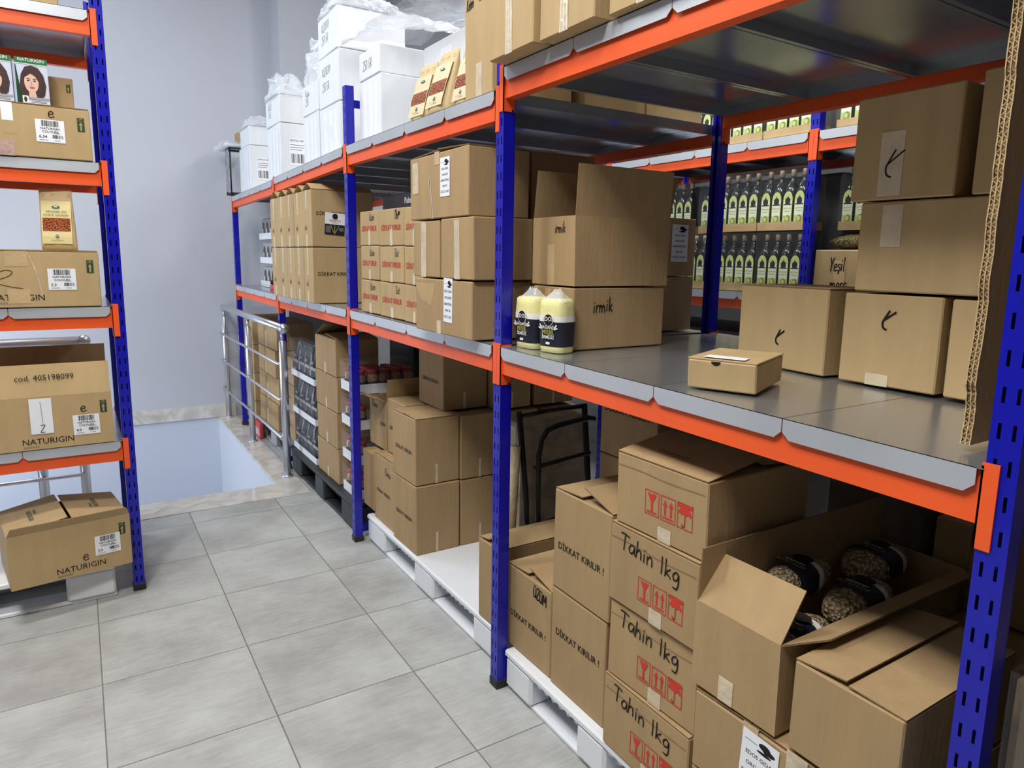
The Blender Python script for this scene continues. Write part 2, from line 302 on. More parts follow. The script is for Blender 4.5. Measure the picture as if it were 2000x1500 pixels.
class MB:
    def __init__(s): s.v = []; s.f = []; s.mi = []; s.ms = []; s.xf = Matrix.Identity(4)
    def m(s, mt):
        if mt not in s.ms: s.ms.append(mt)
        return s.ms.index(mt)
    def add(s, V, F, mt):
        b = len(s.v); s.v += [s.xf @ Vector(p) for p in V]; i = s.m(mt)
        for f in F: s.f.append([b+k for k in f]); s.mi.append(i)
        return b
    def box(s, x0, x1, y0, y1, z0, z1, mt, ch=0.):
        if not ch:
            V = [(x, y, z) for x in (x0, x1) for y in (y0, y1) for z in (z0, z1)]
            s.add(V, [(0, 1, 3, 2), (4, 6, 7, 5), (0, 4, 5, 1), (2, 3, 7, 6), (0, 2, 6, 4), (1, 5, 7, 3)], mt); return
        V = []; idx = {}
        X = ((x0, ch), (x1, -ch)); Y = ((y0, ch), (y1, -ch)); Z = ((z0, ch), (z1, -ch))
        for a in (0, 1):
            for b in (0, 1):
                for c in (0, 1):
                    for ax in range(3):
                        p = [X[a][0]+X[a][1], Y[b][0]+Y[b][1], Z[c][0]+Z[c][1]]
                        p[ax] = (X[a][0], Y[b][0], Z[c][0])[ax]
                        idx[a, b, c, ax] = len(V); V.append(p)
        F = []
        I = lambda a, b, c, ax: idx[a, b, c, ax]
        F += [[I(0, 0, 0, 0), I(0, 0, 1, 0), I(0, 1, 1, 0), I(0, 1, 0, 0)], [I(1, 0, 0, 0), I(1, 1, 0, 0), I(1, 1, 1, 0), I(1, 0, 1, 0)],
              [I(0, 0, 0, 1), I(1, 0, 0, 1), I(1, 0, 1, 1), I(0, 0, 1, 1)], [I(0, 1, 0, 1), I(0, 1, 1, 1), I(1, 1, 1, 1), I(1, 1, 0, 1)],
              [I(0, 0, 0, 2), I(0, 1, 0, 2), I(1, 1, 0, 2), I(1, 0, 0, 2)], [I(0, 0, 1, 2), I(1, 0, 1, 2), I(1, 1, 1, 2), I(0, 1, 1, 2)]]
        for a in (0, 1):
            for b in (0, 1):
                F.append([I(a, b, 0, 0), I(a, b, 0, 1), I(a, b, 1, 1), I(a, b, 1, 0)])
                F.append([I(a, 0, b, 0), I(a, 0, b, 2), I(a, 1, b, 2), I(a, 1, b, 0)])
                F.append([I(0, a, b, 1), I(0, a, b, 2), I(1, a, b, 2), I(1, a, b, 1)])
                for c in (0, 1): F.append([I(a, b, c, 0), I(a, b, c, 1), I(a, b, c, 2)])
        s.add(V, F, mt)
    def prism(s, poly, d0, d1, mt, axis='x'):
        """poly of 2-D points extruded along an axis"""
        def P(p, d): return (d, p[0], p[1]) if axis == 'x' else (p[0], d, p[1]) if axis == 'y' else (p[0], p[1], d)
        n = len(poly)
        V = [P(p, d0) for p in poly]+[P(p, d1) for p in poly]
        s.add(V, [list(range(n)), list(range(2*n-1, n-1, -1))]+[[i, (i+1) % n, n+(i+1) % n, n+i] for i in range(n)], mt)
    def plate(s, pts, t, mt, edge=None):
        """planar quad/polygon given thickness t along its normal (both ways t/2); edge gets own material"""
        P = [Vector(p) for p in pts]; n = (P[1]-P[0]).cross(P[2]-P[0]).normalized()*t/2
        k = len(P)
        s.add([p+n for p in P], [list(range(k))], mt); s.add([p-n for p in P], [list(range(k-1, -1, -1))], mt)
        for i in range(k):
            j = (i+1) % k
            s.add([P[i]+n, P[j]+n, P[j]-n, P[i]-n], [(0, 1, 2, 3)], edge or mt)
    def tube(s, pts, r, mt, seg=10, closed=False):
        P = [Vector(p) for p in pts]; n = len(P); V = []; up = None
        for i, p in enumerate(P):
            d = ((P[min(i+1, n-1)]-p).normalized()+(p-P[max(i-1, 0)]).normalized())
            if d.length < 1e-6: d = P[min(i+1, n-1)]-P[max(i-1, 0)]
            d.normalize()
            if up is None: up = Vector((0, 0, 1)) if abs(d.z) < .9 else Vector((1, 0, 0))
            a = d.cross(up).normalized(); b = a.cross(d).normalized(); up = b
            for k in range(seg):
                t = 2*math.pi*k/seg; V.append(p+a*math.cos(t)*r+b*math.sin(t)*r)
        F = [[i*seg+k, i*seg+(k+1) % seg, (i+1)*seg+(k+1) % seg, (i+1)*seg+k] for i in range(n-1) for k in range(seg)]
        F += [list(range(seg-1, -1, -1)), [(n-1)*seg+k for k in range(seg)]]
        s.add(V, F, mt)
    def loft(s, rings, mt, cap=True):
        n = len(rings[0]); V = [p for r in rings for p in r]
        F = [[i*n+k, i*n+(k+1) % n, (i+1)*n+(k+1) % n, (i+1)*n+k] for i in range(len(rings)-1) for k in range(n)]
        if cap: F += [list(range(n-1, -1, -1)), [(len(rings)-1)*n+k for k in range(n)]]
        s.add(V, F, mt)
    def lathe(s, prof, mt, seg=14, c=(0, 0), sq=0):
        def ring(r, z):
            out = []
            for k in range(seg):
                t = 2*math.pi*(k+.5)/seg; x, y = math.cos(t), math.sin(t)
                q = (abs(x)**(2+sq)+abs(y)**(2+sq))**(-1/(2+sq)) if sq else 1
                out.append((c[0]+x*q*r, c[1]+y*q*r, z))
            return out
        s.loft([ring(r, z) for r, z in prof], mt)
    def grid(s, fn, nu, nv, mt):
        V = [fn(i/nu, j/nv) for j in range(nv+1) for i in range(nu+1)]
        s.add(V, [(j*(nu+1)+i, j*(nu+1)+i+1, (j+1)*(nu+1)+i+1, (j+1)*(nu+1)+i) for j in range(nv) for i in range(nu)], mt)
    # ---- flat print on a face frame (o, u, v): o corner bottom-left, u right, v up, n outward
    def flat(s, fr, poly, mt, lift=.0013):
        o, u, v = fr; n = u.cross(v)
        s.add([o+u*p[0]+v*p[1]+n*lift for p in poly], [list(range(len(poly)))], mt)
    def rect(s, fr, x0, x1, y0, y1, mt, lift=.0013): s.flat(fr, [(x0, y0), (x1, y0), (x1, y1), (x0, y1)], mt, lift)
    def frame_rect(s, fr, x0, x1, y0, y1, t, mt, lift=.0013):
        for r in ((x0, x1, y0, y0+t), (x0, x1, y1-t, y1), (x0, x0+t, y0, y1), (x1-t, x1, y0, y1)): s.rect(fr, *r, mt, lift)
    def disc(s, fr, cx, cy, rx, ry, mt, lift=.0008, n=18, a0=0, a1=2*math.pi):
        s.flat(fr, [(cx+rx*math.cos(a0+(a1-a0)*k/n), cy+ry*math.sin(a0+(a1-a0)*k/n)) for k in range(n+(a1-a0 < 6.28))], mt, lift)
    def text(s, fr, st, x, y, h, mt, align='l', bold=0., lift=.0016, maxw=None, rot=0.):
        o, u, v = fr; n = u.cross(v); V, F, wd = text_geo(st, bold)
        k = h/.72; kx = k
        if maxw and wd*kx > maxw: kx = maxw/wd
        ox = x-(wd*kx/2 if align == 'c' else wd*kx if align == 'r' else 0)
        c, sn = math.cos(rot), math.sin(rot)
        s.add([o+u*(x+(ox-x+p[0]*kx)*c-p[1]*k*sn)+v*(y+(ox-x+p[0]*kx)*sn+p[1]*k*c)+n*lift for p in V], F, mt)
    def stroke(s, fr, P, wd, mt, lift=.002):
        o, u, v = fr; n = u.cross(v); P = smooth_line(P)
        for a, b in zip(P, P[1:]):
            dx, dy = b[0]-a[0], b[1]-a[1]; l = math.hypot(dx, dy) or 1e-6; dx, dy = dx/l*wd/2, dy/l*wd/2
            q = [(a[0]-dy-dx*.6, a[1]+dx-dy*.6), (a[0]+dy-dx*.6, a[1]-dx-dy*.6), (b[0]+dy+dx*.6, b[1]-dx+dy*.6), (b[0]-dy+dx*.6, b[1]+dx+dy*.6)]
            s.add([o+u*p[0]+v*p[1]+n*lift for p in q], [(0, 1, 2, 3)], mt)
    def hand(s, fr, st, x, y, h, mt=None, wd=None, slope=0., squeeze=1.):
        mt = mt or INK; wd = wd or h*.09
        for ch in st:
            adv, L = GL.get(ch, GL[' '])
            jy = (random.random()-.5)*.08*h
            for P in L: s.stroke(fr, [(x+p[0]*h*squeeze+p[1]*h*.06, y+p[1]*h+jy) for p in P], wd, mt)
            x += adv*h*squeeze; y += slope*adv*h
    def build(s, name, parent=None, smooth=False):
        me = bpy.data.meshes.new(name)
        me.from_pydata([tuple(p*S) for p in s.v], [], s.f)
        for mt in s.ms: me.materials.append(mt)
        me.polygons.foreach_set('material_index', s.mi)
        if smooth: me.polygons.foreach_set('use_smooth', [True]*len(me.polygons))
        me.update()
        o = bpy.data.objects.new(name, me); COL.objects.link(o)
        if parent: o.parent = parent
        return o
    def clean(s):
        return s

def tag(o, label, cat, group=None):
    o['label'] = label; o['category'] = cat
    if group: o['group'] = group
    return o
def thing(name, label, cat, loc=(0, 0, 0), rz=0., group=None, rx=0., ry=0.):
    o = bpy.data.objects.new(name, None); o.empty_display_size = .05; COL.objects.link(o)
    o.location = Vector(loc)*S; o.rotation_euler = (rx, ry, rz)
    return tag(o, label, cat, group)
def struct(name, mb):
    o = mb.build(name); o['kind'] = 'structure'; return o
def dup(root, loc, label, group=None, rz=None):
    r = root.copy(); COL.objects.link(r); r.location = Vector(loc)*S
    if rz is not None: r.rotation_euler = (0, 0, rz)
    r['label'] = label
    if group: r['group'] = group
    for ch in root.children:
        c = ch.copy(); COL.objects.link(c); c.parent = r
        for g in ch.children:
            d = g.copy(); COL.objects.link(d); d.parent = c
    return r
X, Y, Z = Vector((1, 0, 0)), Vector((0, 1, 0)), Vector((0, 0, 1))

# ------------------------------------------------------------------ the room
def zero_box(*a):
    mb = MB(); mb.box(*a); return mb
YW = 8.42
mb = MB()
V0x, V1x, V0y = -2.6, 1.262, 5.655
for r in ((-2.6, 6.2, -3, 5.325), (1.45, 6.2, 5.325, YW)):
    mb.box(r[0], r[1], r[2], r[3], -.15, 0, FLOOR)
struct('floor', mb)
mb = MB(); mb.box(-2.6, 1.45, 5.325, V0y, -.03, .004, MARBLE); struct('trim_1', mb)
mb = MB(); mb.box(V1x, 1.45, V0y, YW, -.03, .004, MARBLE); struct('trim_2', mb)
VOID = mat('stairwell_paint', (196, 203, 216), .8, spec=.2)
struct('wall_stairwell_back', zero_box(-2.6, V1x, YW, YW+.1, -2.6, 0, VOID))
struct('wall_stairwell_right', zero_box(V1x, V1x+.12, V0y, YW, -2.6, -.03, VOID))
struct('wall_stairwell_front', zero_box(-2.6, V1x, V0y-.12, V0y, -2.6, -.03, VOID))
struct('floor_stairwell', zero_box(-2.6, V1x, V0y, YW, -2.7, -2.6, MARBLE))
struct('wall_back', zero_box(-2.6, 6.2, YW, YW+.12, 0, 5.4, WALL))
struct('wall_column', zero_box(1.99, 3.2, 7.985, YW, 0, 5.4, WALL))
struct('wall_left', zero_box(-2.72, -2.6, -3, YW, -2.6, 5.4, WALLG))
struct('wall_right', zero_box(6.2, 6.32, -3, YW, 0, 5.4, WALLG))
struct('wall_front', zero_box(-2.6, 6.2, -3.12, -3, 0, 5.4, WALLG))
struct('ceiling', zero_box(-2.72, 6.32, -3.12, YW+.12, 5.4, 5.5, CEIL))
struct('baseboard_back', zero_box(-2.6, 1.45, YW-.022, YW, 0.005, .15, MARBLE))

# ------------------------------------------------------------------ shelving racks
PW, PD = .055, .052       # upright: width along the run, depth
def upright_mb(h, slots=True, pitch=.068):
    """local: front face at x=0 looking to -x, y 0..PW, z 0..h"""
    mb = MB(); ys = [0, .012, .018, .037, .043, PW]; zs = [0, .03]; z = .055
    while z+.05 < h: zs += [z, z+.03]; z += pitch
    zs.append(h)
    for i in range(len(zs)-1):
        hole = i >= 2 and i % 2 == 0 and i < len(zs)-2
        for j in range(5):
            if hole and j in (1, 3) and slots: continue
            mb.add([(0, ys[j], zs[i]), (0, ys[j+1], zs[i]), (0, ys[j+1], zs[i+1]), (0, ys[j], zs[i+1])], [(0, 3, 2, 1)], BLUE)
    mb.box(0.0005, PD, 0, .003, 0, h, BLUE); mb.box(.0005, PD, PW-.003, PW, 0, h, BLUE)
    mb.box(PD-.004, PD-.001, 0, .017, 0, h, BLUE); mb.box(PD-.004, PD-.001, PW-.017, PW, 0, h, BLUE)
    mb.box(0.004, PD-.006, .004, PW-.004, h-.004, h-.001, BLUE)
    mb.add([(.03, .003, 0), (.03, PW-.003, 0), (.03, PW-.003, h-.01), (.03, .003, h-.01)], [(0, 1, 2, 3)], BLUE)
    return mb
def foot_mb():
    mb = MB(); mb.box(-.004, PD+.004, -.004, PW+.004, 0, .04, RUBBER, .003); return mb
class Rack:
    """built along local +y with its front towards local -x; uprights at list ys"""
    def __init__(s, name, label, loc, rz, ys, heights, depth):
        s.root = thing(name, label, 'storage rack', loc, rz); s.ys = ys; s.depth = depth; s.cache = {}
        for k, (y, h) in enumerate(zip(ys, heights)):
            for back in (0, 1):
                key = round(h, 3)
                if key not in s.cache:
                    s.cache[key] = upright_mb(h); o = s.cache[key].build('upright', s.root); s.cache[key] = o
                else:
                    o = s.cache[key].copy(); COL.objects.link(o)
                f = foot_mb().build('foot_cap', o)
                if back: o.location = Vector((depth, y+PW, 0))*S; o.rotation_euler = (0, 0, math.pi)
                else: o.location = Vector((0, y, 0))*S
            for z in ((.06, h-.12) if h not in (2.62, 2.46, 2.43) else (.06,)):
                br = MB(); br.box(PD, depth-PD, y+.02, y+.036, z, z+.045, BLUE); br.build('frame_brace', s.root)
    def level(s, k, z0, z1, npan, lip=.052, drop=.112, lips_mat=None, ribs=True):
        """beams and deck panels between upright k and k+1; z at the two ends"""
        ya, yb = s.ys[k]+PW, s.ys[k+1]
        zz = lambda y: z0+(z1-z0)*(y-ya)/(yb-ya)
        for back in (0, 1):
            dr_ = drop-(.02 if back else 0); mb = MB(); x0, x1 = (.004, .048) if not back else (s.depth-.048, s.depth-.004)
            fr = [(x0, ya+.004, z0-dr_), (x1, ya+.004, z0-dr_), (x1, ya+.004, z0-.004), (x0, ya+.004, z0-.004)]
            to = [(p[0], yb-.004, p[2]-z0+z1) for p in fr]
            mb.loft([fr, to], ORANGE); bm = mb.build('beam', s.root)
            fx, sg = (-.0045, 1) if not back else (s.depth+.0045, -1)
            for y, z, d in ((ya, z0, -1), (yb, z1, 1)):
                c = MB(); ye = y+d*.0265
                a0, a1 = sorted((fx, fx+sg*.004)); c.box(a0, a1, min(y-d*.004, ye), max(y-d*.004, ye), z-.158, z+.012, ORANGE)
                a0, a1 = sorted((fx, fx+sg*.052)); c.box(a0, a1, min(y, y-d*.004), max(y, y-d*.004), z-.158, z+.006, ORANGE)
                fr = (Vector((fx+sg*.042, y-d*.0045, z-.155)), X, Z) if d > 0 else (Vector((fx+sg*.042, y-d*.0045, z-.155)), -X, Z)
                c.disc(fr, 0, 0, .005, .006, DARK)
                c.build('beam_connector', bm)
        n = npan; g = .0015
        for i in range(n):
            a = ya-.002+(yb-ya+.004)*i/n+g; b = ya-.002+(yb-ya+.004)*(i+1)/n-g
            mb = MB(); za, zb = zz(a), zz(b); t = .002
            D0, D1 = -.0065, s.depth+.0065; la = a+(.012 if i == 0 else 0); lb_ = b-(.012 if i == n-1 else 0)
            mb.loft([[(D0, a, za-t), (D1, a, za-t), (D1, a, za), (D0, a, za)], [(D0, b, zb-t), (D1, b, zb-t), (D1, b, zb), (D0, b, zb)]], STEEL)
            c = .02
            for x0, x1 in ((D0, D0+.0015), (D1-.0015, D1)):
                pol = [(la, za), (lb_, zb), (lb_, zb-lip+c*.9), (lb_-c, zb-lip), (la+c, za-lip), (la, za-lip+c*.9)]
                V = [(x, p[0], p[1]) for x in (x0, x1) for p in pol]; m_ = 6
                mb.add(V, [list(range(5, -1, -1)), list(range(6, 12))]+[[q, (q+1) % 6, 6+(q+1) % 6, 6+q] for q in range(6)], STEELL)
            if ribs:
                for yy0, yy1, zq in ((a+.001, a+.003, za), (b-.003, b-.001, zb)):
                    mb.box(.055, s.depth-.055, yy0, yy1, zq-.04, zq-t, STEEL)
                for yy0, yy1, zq in ((a+.001, a+.018, za), (b-.018, b-.001, zb)):
                    mb.box(.055, s.depth-.055, yy0, yy1, zq-.042, zq-.04, STEEL)
                for x0 in (.052, s.depth-.054):
                    mb.box(x0, x0+.002, a+.002, b-.002, min(za, zb)-.04, min(za, zb)-t, STEEL)
            mb.build('deck_panel', s.root)
XR = 1.4225
PY = [.538, 2.378, 4.21, 6.03, 7.86]
DEP = 1.25
rk = Rack('storage_rack', 'long blue and orange storage rack of four bays along the right side of the aisle', (XR, 0, 0), 0, PY, [3.0, 2.62, 2.86, 2.46, 2.43], DEP)
ZM = [1.49, 1.513, 1.53, 1.527, 1.533]
ZU = [(2.577, 2.577), (2.506, 2.512), (2.512, 2.48), (2.466, 2.444)]
for k in range(4):
    rk.level(k, ZM[k], ZM[k+1], 4); rk.level(k, *ZU[k], 4)
def zm(y):
    k = max(i for i in range(4) if i == 0 or y >= PY[i]); t = (y-PY[k])/(PY[k+1]-PY[k]); return ZM[k]+(ZM[k+1]-ZM[k])*t+.004
def zu(y):
    k = max(i for i in range(4) if i == 0 or y >= PY[i]); t = (y-PY[k])/(PY[k+1]-PY[k]); a, b = ZU[k]; return a+(b-a)*t+.005
# left rack: front to -y, so local +y runs to world -x ... turned by +90 degrees (local -x -> world -y, local +y -> world -x)
lk = Rack('storage_rack', 'blue and orange storage rack at the left edge holding cartons with white colour labels', (.198, 4.178, 0), R_(90), [0, 1.82], [3.3, 3.3], .9)
for z in (3.02, 2.304, 1.584, .866): lk.level(0, z, z, 4)
# rack across the far aisle on the right
r2 = Rack('storage_rack', 'blue and orange storage rack full of oil bottles, beyond the long rack', (3.6, 0, 0), 0, [.735, 2.55, 4.37, 6.19], [3.3, 3.3, 3.3, 3.3], .9)
for k in range(3):
    r2.level(k, 1.676, 1.676, 4); r2.level(k, 2.603, 2.603, 4)

# ------------------------------------------------------------------ railings by the stairwell
def railing(name, label, pts, start, end, ball_at, extra=0):
    """posts at pts; rails from start to end"""
    t = thing(name, label, 'railing', (pts[0][0], pts[0][1], .004)); O = Vector((pts[0][0], pts[0][1], 0))
    for p in pts:
        q = Vector((p[0], p[1], 0))-O; mb = MB()
        mb.lathe([(.045, 0), (.045, .012), (.03, .016)], CHROME, 16, (q.x, q.y)); mb.lathe([(.03, .01), (.03, 1.14), (.024, 1.15), (.024, 1.155)], CHROME, 16, (q.x, q.y))
        mb.lathe([(.013, 1.15), (.013, 1.245)], CHROME, 10, (q.x, q.y)); mb.build('post', t, True)
    s, e = Vector((*start, 0))-O, Vector((*end, 0))-O
    for z in (.345, .665, .965):
        off = Vector((-.045, 0, 0)) if abs(e.y-s.y) > abs(e.x-s.x) else Vector((0, -.045, 0))
        pin = (e-s).normalized()
        P = [s+off+pin*.0+Z*z, e+off+Z*z]
        P = [s+Z*z, s+off*.8+pin*.03+Z*z, e+off*.8+Z*z]
        mb = MB(); mb.tube(P, .0125, CHROME, 10); mb.build('rail', t, True)
    d = (e-s).normalized(); mb = MB(); mb.tube([s-d*.02+Z*1.262, e+Z*1.262], .031, CHROME, 16); h = mb.build('handrail', t, True)
    mb = MB(); c = s-d*.045+Z*1.262
    mb.xf = Matrix.Translation(c); mb.lathe([(.0005, -.042), (.018, -.038), (.032, -.027), (.041, -.01), (.041, .01), (.032, .027), (.018, .038), (.0005, .042)], CHROME, 16); mb.build('ball_end', h, True)
railing('stair_railing', 'stainless steel railing on the marble edge between stairwell and right-hand rack', [(1.388, 5.822), (1.375, 7.12), (1.36, 8.33)], (1.388, 5.81), (1.36, 8.38), 0)
railing('stair_railing', 'stainless steel railing seen through the left rack below its third shelf', [(-.05, 5.5), (-.29, 5.5), (-1.4, 5.5)], (-.04, 5.5), (-2.5, 5.5), 0)

# ------------------------------------------------------------------ cartons
def warp_fn(a, b, c, amt):
    J = {(i, j, k): Vector((random.random()*amt*(1 if i == 0 else -1), random.random()*amt*(1 if j == 0 else -1), -random.random()*amt*.4 if k else 0)) for i in (0, 1) for j in (0, 1) for k in (0, 1)}
    def fn(p):
        x = min(max((p.x+a/2)/a, 0), 1); y = min(max((p.y+b/2)/b, 0), 1); z = min(max(p.z/c, 0), 1)
        d = Vector((0, 0, 0))
        for i in (0, 1):
            for j in (0, 1):
                for k in (0, 1):
                    d += J[i, j, k]*((x if i else 1-x)*(y if j else 1-y)*(z if k else 1-z))
        return p+d
    return fn
class Carton:
    def __init__(s, label, x0, x1, y0, y1, z0, z1, rz=0., mt=None, group=None, name='cardboard_box', cat='box', amt=.0035, rx=0., ry=0.):
        s.a, s.b, s.c = x1-x0, y1-y0, z1-z0; s.mt = mt or CARD
        s.root = thing(name, label, cat, ((x0+x1)/2, (y0+y1)/2, z0+.0006), rz, group, rx, ry)
        a, b, c = s.a, s.b, s.c
        s.fx = (Vector((-a/2, b/2, 0)), -Y, Z); s.fy = (Vector((-a/2, -b/2, 0)), X, Z); s.ft = (Vector((-a/2, b/2, c)), -Y, X)
        s.fn = warp_fn(a, b, c, amt); s.mb = MB(); s.parts = []
    def closed(s):
        s.mb.box(-s.a/2, s.a/2, -s.b/2, s.b/2, 0, s.c, s.mt, .004); return s
    def part(s, name, warp=True):
        m = MB(); s.parts.append((name, m, warp)); return m
    def tape(s, fr, x0, x1, y0, y1, mt=None):
        m = s.part('tape'); o, u, v = fr; n = u.cross(v)
        P = [o+u*p+v*q for p, q in ((x0, y0), (x1, y0), (x1, y1), (x0, y1))]
        m.add([p+n*.0016 for p in P]+[p-n*.001 for p in P], [(0, 1, 2, 3), (0, 4, 5, 1), (1, 5, 6, 2), (2, 6, 7, 3), (3, 7, 4, 0)], mt or TAPE); return s
    def sticker(s, fr, x0, x1, y0, y1, fn=None, mt=None, name='label_sticker', rot=0.):
        m = s.part(name); o, u, v = fr; c, sn = math.cos(rot), math.sin(rot)
        f2 = (o+u*x0+v*y0+u.cross(v)*.0022, u*c+v*sn, v*c-u*sn)
        m.rect(f2, 0, x1-x0, 0, y1-y0, mt or LABEL, 0)
        n = u.cross(v)
        if fn: fn(m, f2, x1-x0, y1-y0)
        return s
    def top(s, lift=(0, 0), seam='y', tape=True, mt=None, gap=.002, ov=.0):
        """two closed top flaps meeting at a seam; lift in degrees for the two flaps"""
        a, b, c = s.a, s.b, s.c; mt = mt or s.mt; t = .005
        for i, sg in enumerate((-1, 1)):
            m = s.part('flap'); L = R_(lift[i]); w = (a if seam == 'y' else b)/2-gap
            if seam == 'y':
                h0 = Vector((sg*a/2, 0, c+t/2)); dr = Vector((-sg*math.cos(L), 0, math.sin(L))); ln = Vector((0, b/2-.003, 0))
            else:
                h0 = Vector((0, sg*b/2, c+t/2)); dr = Vector((0, -sg*math.cos(L), math.sin(L))); ln = Vector((a/2-.003, 0, 0))
            P = [h0-ln, h0-ln+dr*w, h0+ln+dr*w, h0+ln]
            m.plate(P, t*.8, mt, CARDEDGE)
        if tape:
            m = s.part('tape'); z = c+t+.0004
            if seam == 'y':
                m.box(-.025, .025, -b/2, b/2, z, z+.0006, TAPE); m.box(-.025, .025, -b/2-.0012, -b/2-.0004, c-.05, z, TAPE)
            else:
                m.box(-a/2, a/2, -.025, .025, z, z+.0006, TAPE); m.box(-a/2-.0012, -a/2-.0004, -.025, .025, c-.05, z, TAPE)
        return s
    def open(s, flaps, t=.006, mt_in=None, content=None):
        """four walls and a bottom; flaps: {side: (angle from vertical outward deg, length, inset)}"""
        a, b, c = s.a, s.b, s.c; m = s.mb; mi = mt_in or CARDIN
        m.box(-a/2, a/2, -b/2, b/2, 0, t, s.mt)
        for x0, x1, y0, y1 in ((-a/2, -a/2+t, -b/2, b/2), (a/2-t, a/2, -b/2, b/2), (-a/2+t, a/2-t, -b/2, -b/2+t), (-a/2+t, a/2-t, b/2-t, b/2)):
            m.box(x0, x1, y0, y1, t, c, s.mt)
        for side, (ang, ln, ins) in flaps.items():
            f = s.part('flap'); A = R_(ang); up = Vector((0, 0, math.cos(A)))
            ax, sg = side[1], -1 if side[0] == '-' else 1
            if ax == 'x':
                h = Vector((sg*(a/2-t/2), 0, c)); out = Vector((sg*math.sin(A), 0, 0)); al = Vector((0, b/2-.002, 0)); ti = 1-ins/(b/2)
            else:
                h = Vector((0, sg*(b/2-t/2), c)); out = Vector((0, sg*math.sin(A), 0)); al = Vector((a/2-.002, 0, 0)); ti = 1-ins/(a/2)
            d = (up+out)*ln
            f.plate([h-al, h+al, h+al*ti+d, h-al*ti+d], t*.8, s.mt, CARDEDGE)
        return s
    def done(s):
        s.mb.v = [s.fn(p) for p in s.mb.v]; s.mb.build('body', s.root)
        for n, m, wq in s.parts:
            if wq: m.v = [s.fn(p) for p in m.v]
            m.build(n, s.root)
        return s.root

# ---- prints
def dikkat(c, fr, w, h, y, th=None, mt=None, st='DİKKAT KIRILIR !', cx=.5, wid=.66):
    c.mb.text(fr, st, w*cx, y, th or w*.085, mt or INK, 'c', .012, maxw=w*wid)
def icons(mb, fr, x, y, s):
    g = s*1.12; t = s*.045
    for i in range(3):
        x0 = x+i*g; mb.frame_rect(fr, x0, x0+s, y, y+s*1.28, t, INKRED)
    a = x+s*.5
    mb.flat(fr, [(a-s*.32, y+s*1.14), (a-s*.1, y+s*.72), (a+s*.1, y+s*.72), (a+s*.32, y+s*1.14), (a-s*.02, y+s*1.14), (a-s*.1, y+s*1.0), (a-s*.14, y+s*1.14)], INKRED)
    mb.rect(fr, a-s*.07, a+s*.07, y+s*.2, y+s*.72, INKRED); mb.rect(fr, a-s*.34, a+s*.34, y+s*.12, y+s*.2, INKRED)
    a = x+g+s*.5
    for q in (-.2, .2):
        b = a+q*s
        mb.rect(fr, b-s*.06, b+s*.06, y+s*.3, y+s*.8, INKRED); mb.flat(fr, [(b-s*.15, y+s*.78), (b+s*.15, y+s*.78), (b, y+s*1.1)], INKRED)
    mb.rect(fr, a-s*.36, a+s*.36, y+s*.14, y+s*.22, INKRED)
    a = x+2*g+s*.5
    mb.rect(fr, x+2*g, x+2*g+s, y+s*1.08, y+s*1.28, INKRED)
    P = [(a+s*.42*math.cos(q*math.pi/14), y+s*.72+s*.42*math.sin(q*math.pi/14)) for q in range(15)]
    P += [(a-s*.42+s*.84*(q+.5)/6, y+s*(.78 if q % 2 == 0 else .68)) for q in range(6)]
    mb.flat(fr, P, INKRED)
    mb.stroke(fr, [(a, y+s*.75), (a, y+s*.25), (a-s*.05, y+s*.14), (a-s*.15, y+s*.14), (a-s*.18, y+s*.24)], s*.06, INKRED)
def barcode(mb, fr, x0, x1, y0, y1, n=26, seed=3):
    r = random.Random(seed); x = x0; st = (x1-x0)/n
    for i in range(n):
        w_ = st*r.choice((.3, .5, .8)); mb.rect(fr, x, x+w_, y0, y1, INK, .0004); x += st
def naturigin_label(num):
    def fn(mb, fr, w, h):
        barcode(mb, fr, w*.2, w*.82, h*.7, h*.96)
        mb.text(fr, 'NATURIGIN', w*.5, h*.56, h*.1, INK, 'c', .02, .0004, w*.85); mb.text(fr, 'COLOURS', w*.5, h*.42, h*.1, INK, 'c', .02, .0004, w*.8)
        mb.text(fr, num, w*.1, h*.18, h*.13, INK, 'l', .02, .0004); barcode(mb, fr, w*.56, w*.94, h*.18, h*.34, 18, 5)
        mb.rect(fr, w*.1, w*.4, h*.08, h*.1, INKG, .0004); mb.rect(fr, w*.6, w*.85, h*.4, h*.415, INKG, .0004); mb.rect(fr, w*.62, w*.82, h*.08, h*.1, INKG, .0004)
    return fn
def up_mark(mb, fr, x, y, s):
    mb.rect(fr, x, x+s, y+s*1.75, y+s*2.15, INKGREEN); mb.text(fr, 'UP', x+s/2, y+s*1.8, s*.3, CARD, 'c', .02, .0014)
    mb.rect(fr, x, x+s, y, y+s*1.65, INKGREEN)
    mb.flat(fr, [(x+s*.2, y+s*1.0), (x+s*.8, y+s*1.0), (x+s*.5, y+s*1.55)], CARD, .0014); mb.rect(fr, x+s*.36, x+s*.64, y+s*.15, y+s*1.0, CARD, .0014)
def naturigin_brand(mb, fr, x, y, h):
    mb.text(fr, 'NATURIGIN', x, y, h, INK, 'l', .0); mb.text(fr, 'DENMARK', x+h*.1, y-h*.6, h*.34, INKG, 'l', 0)
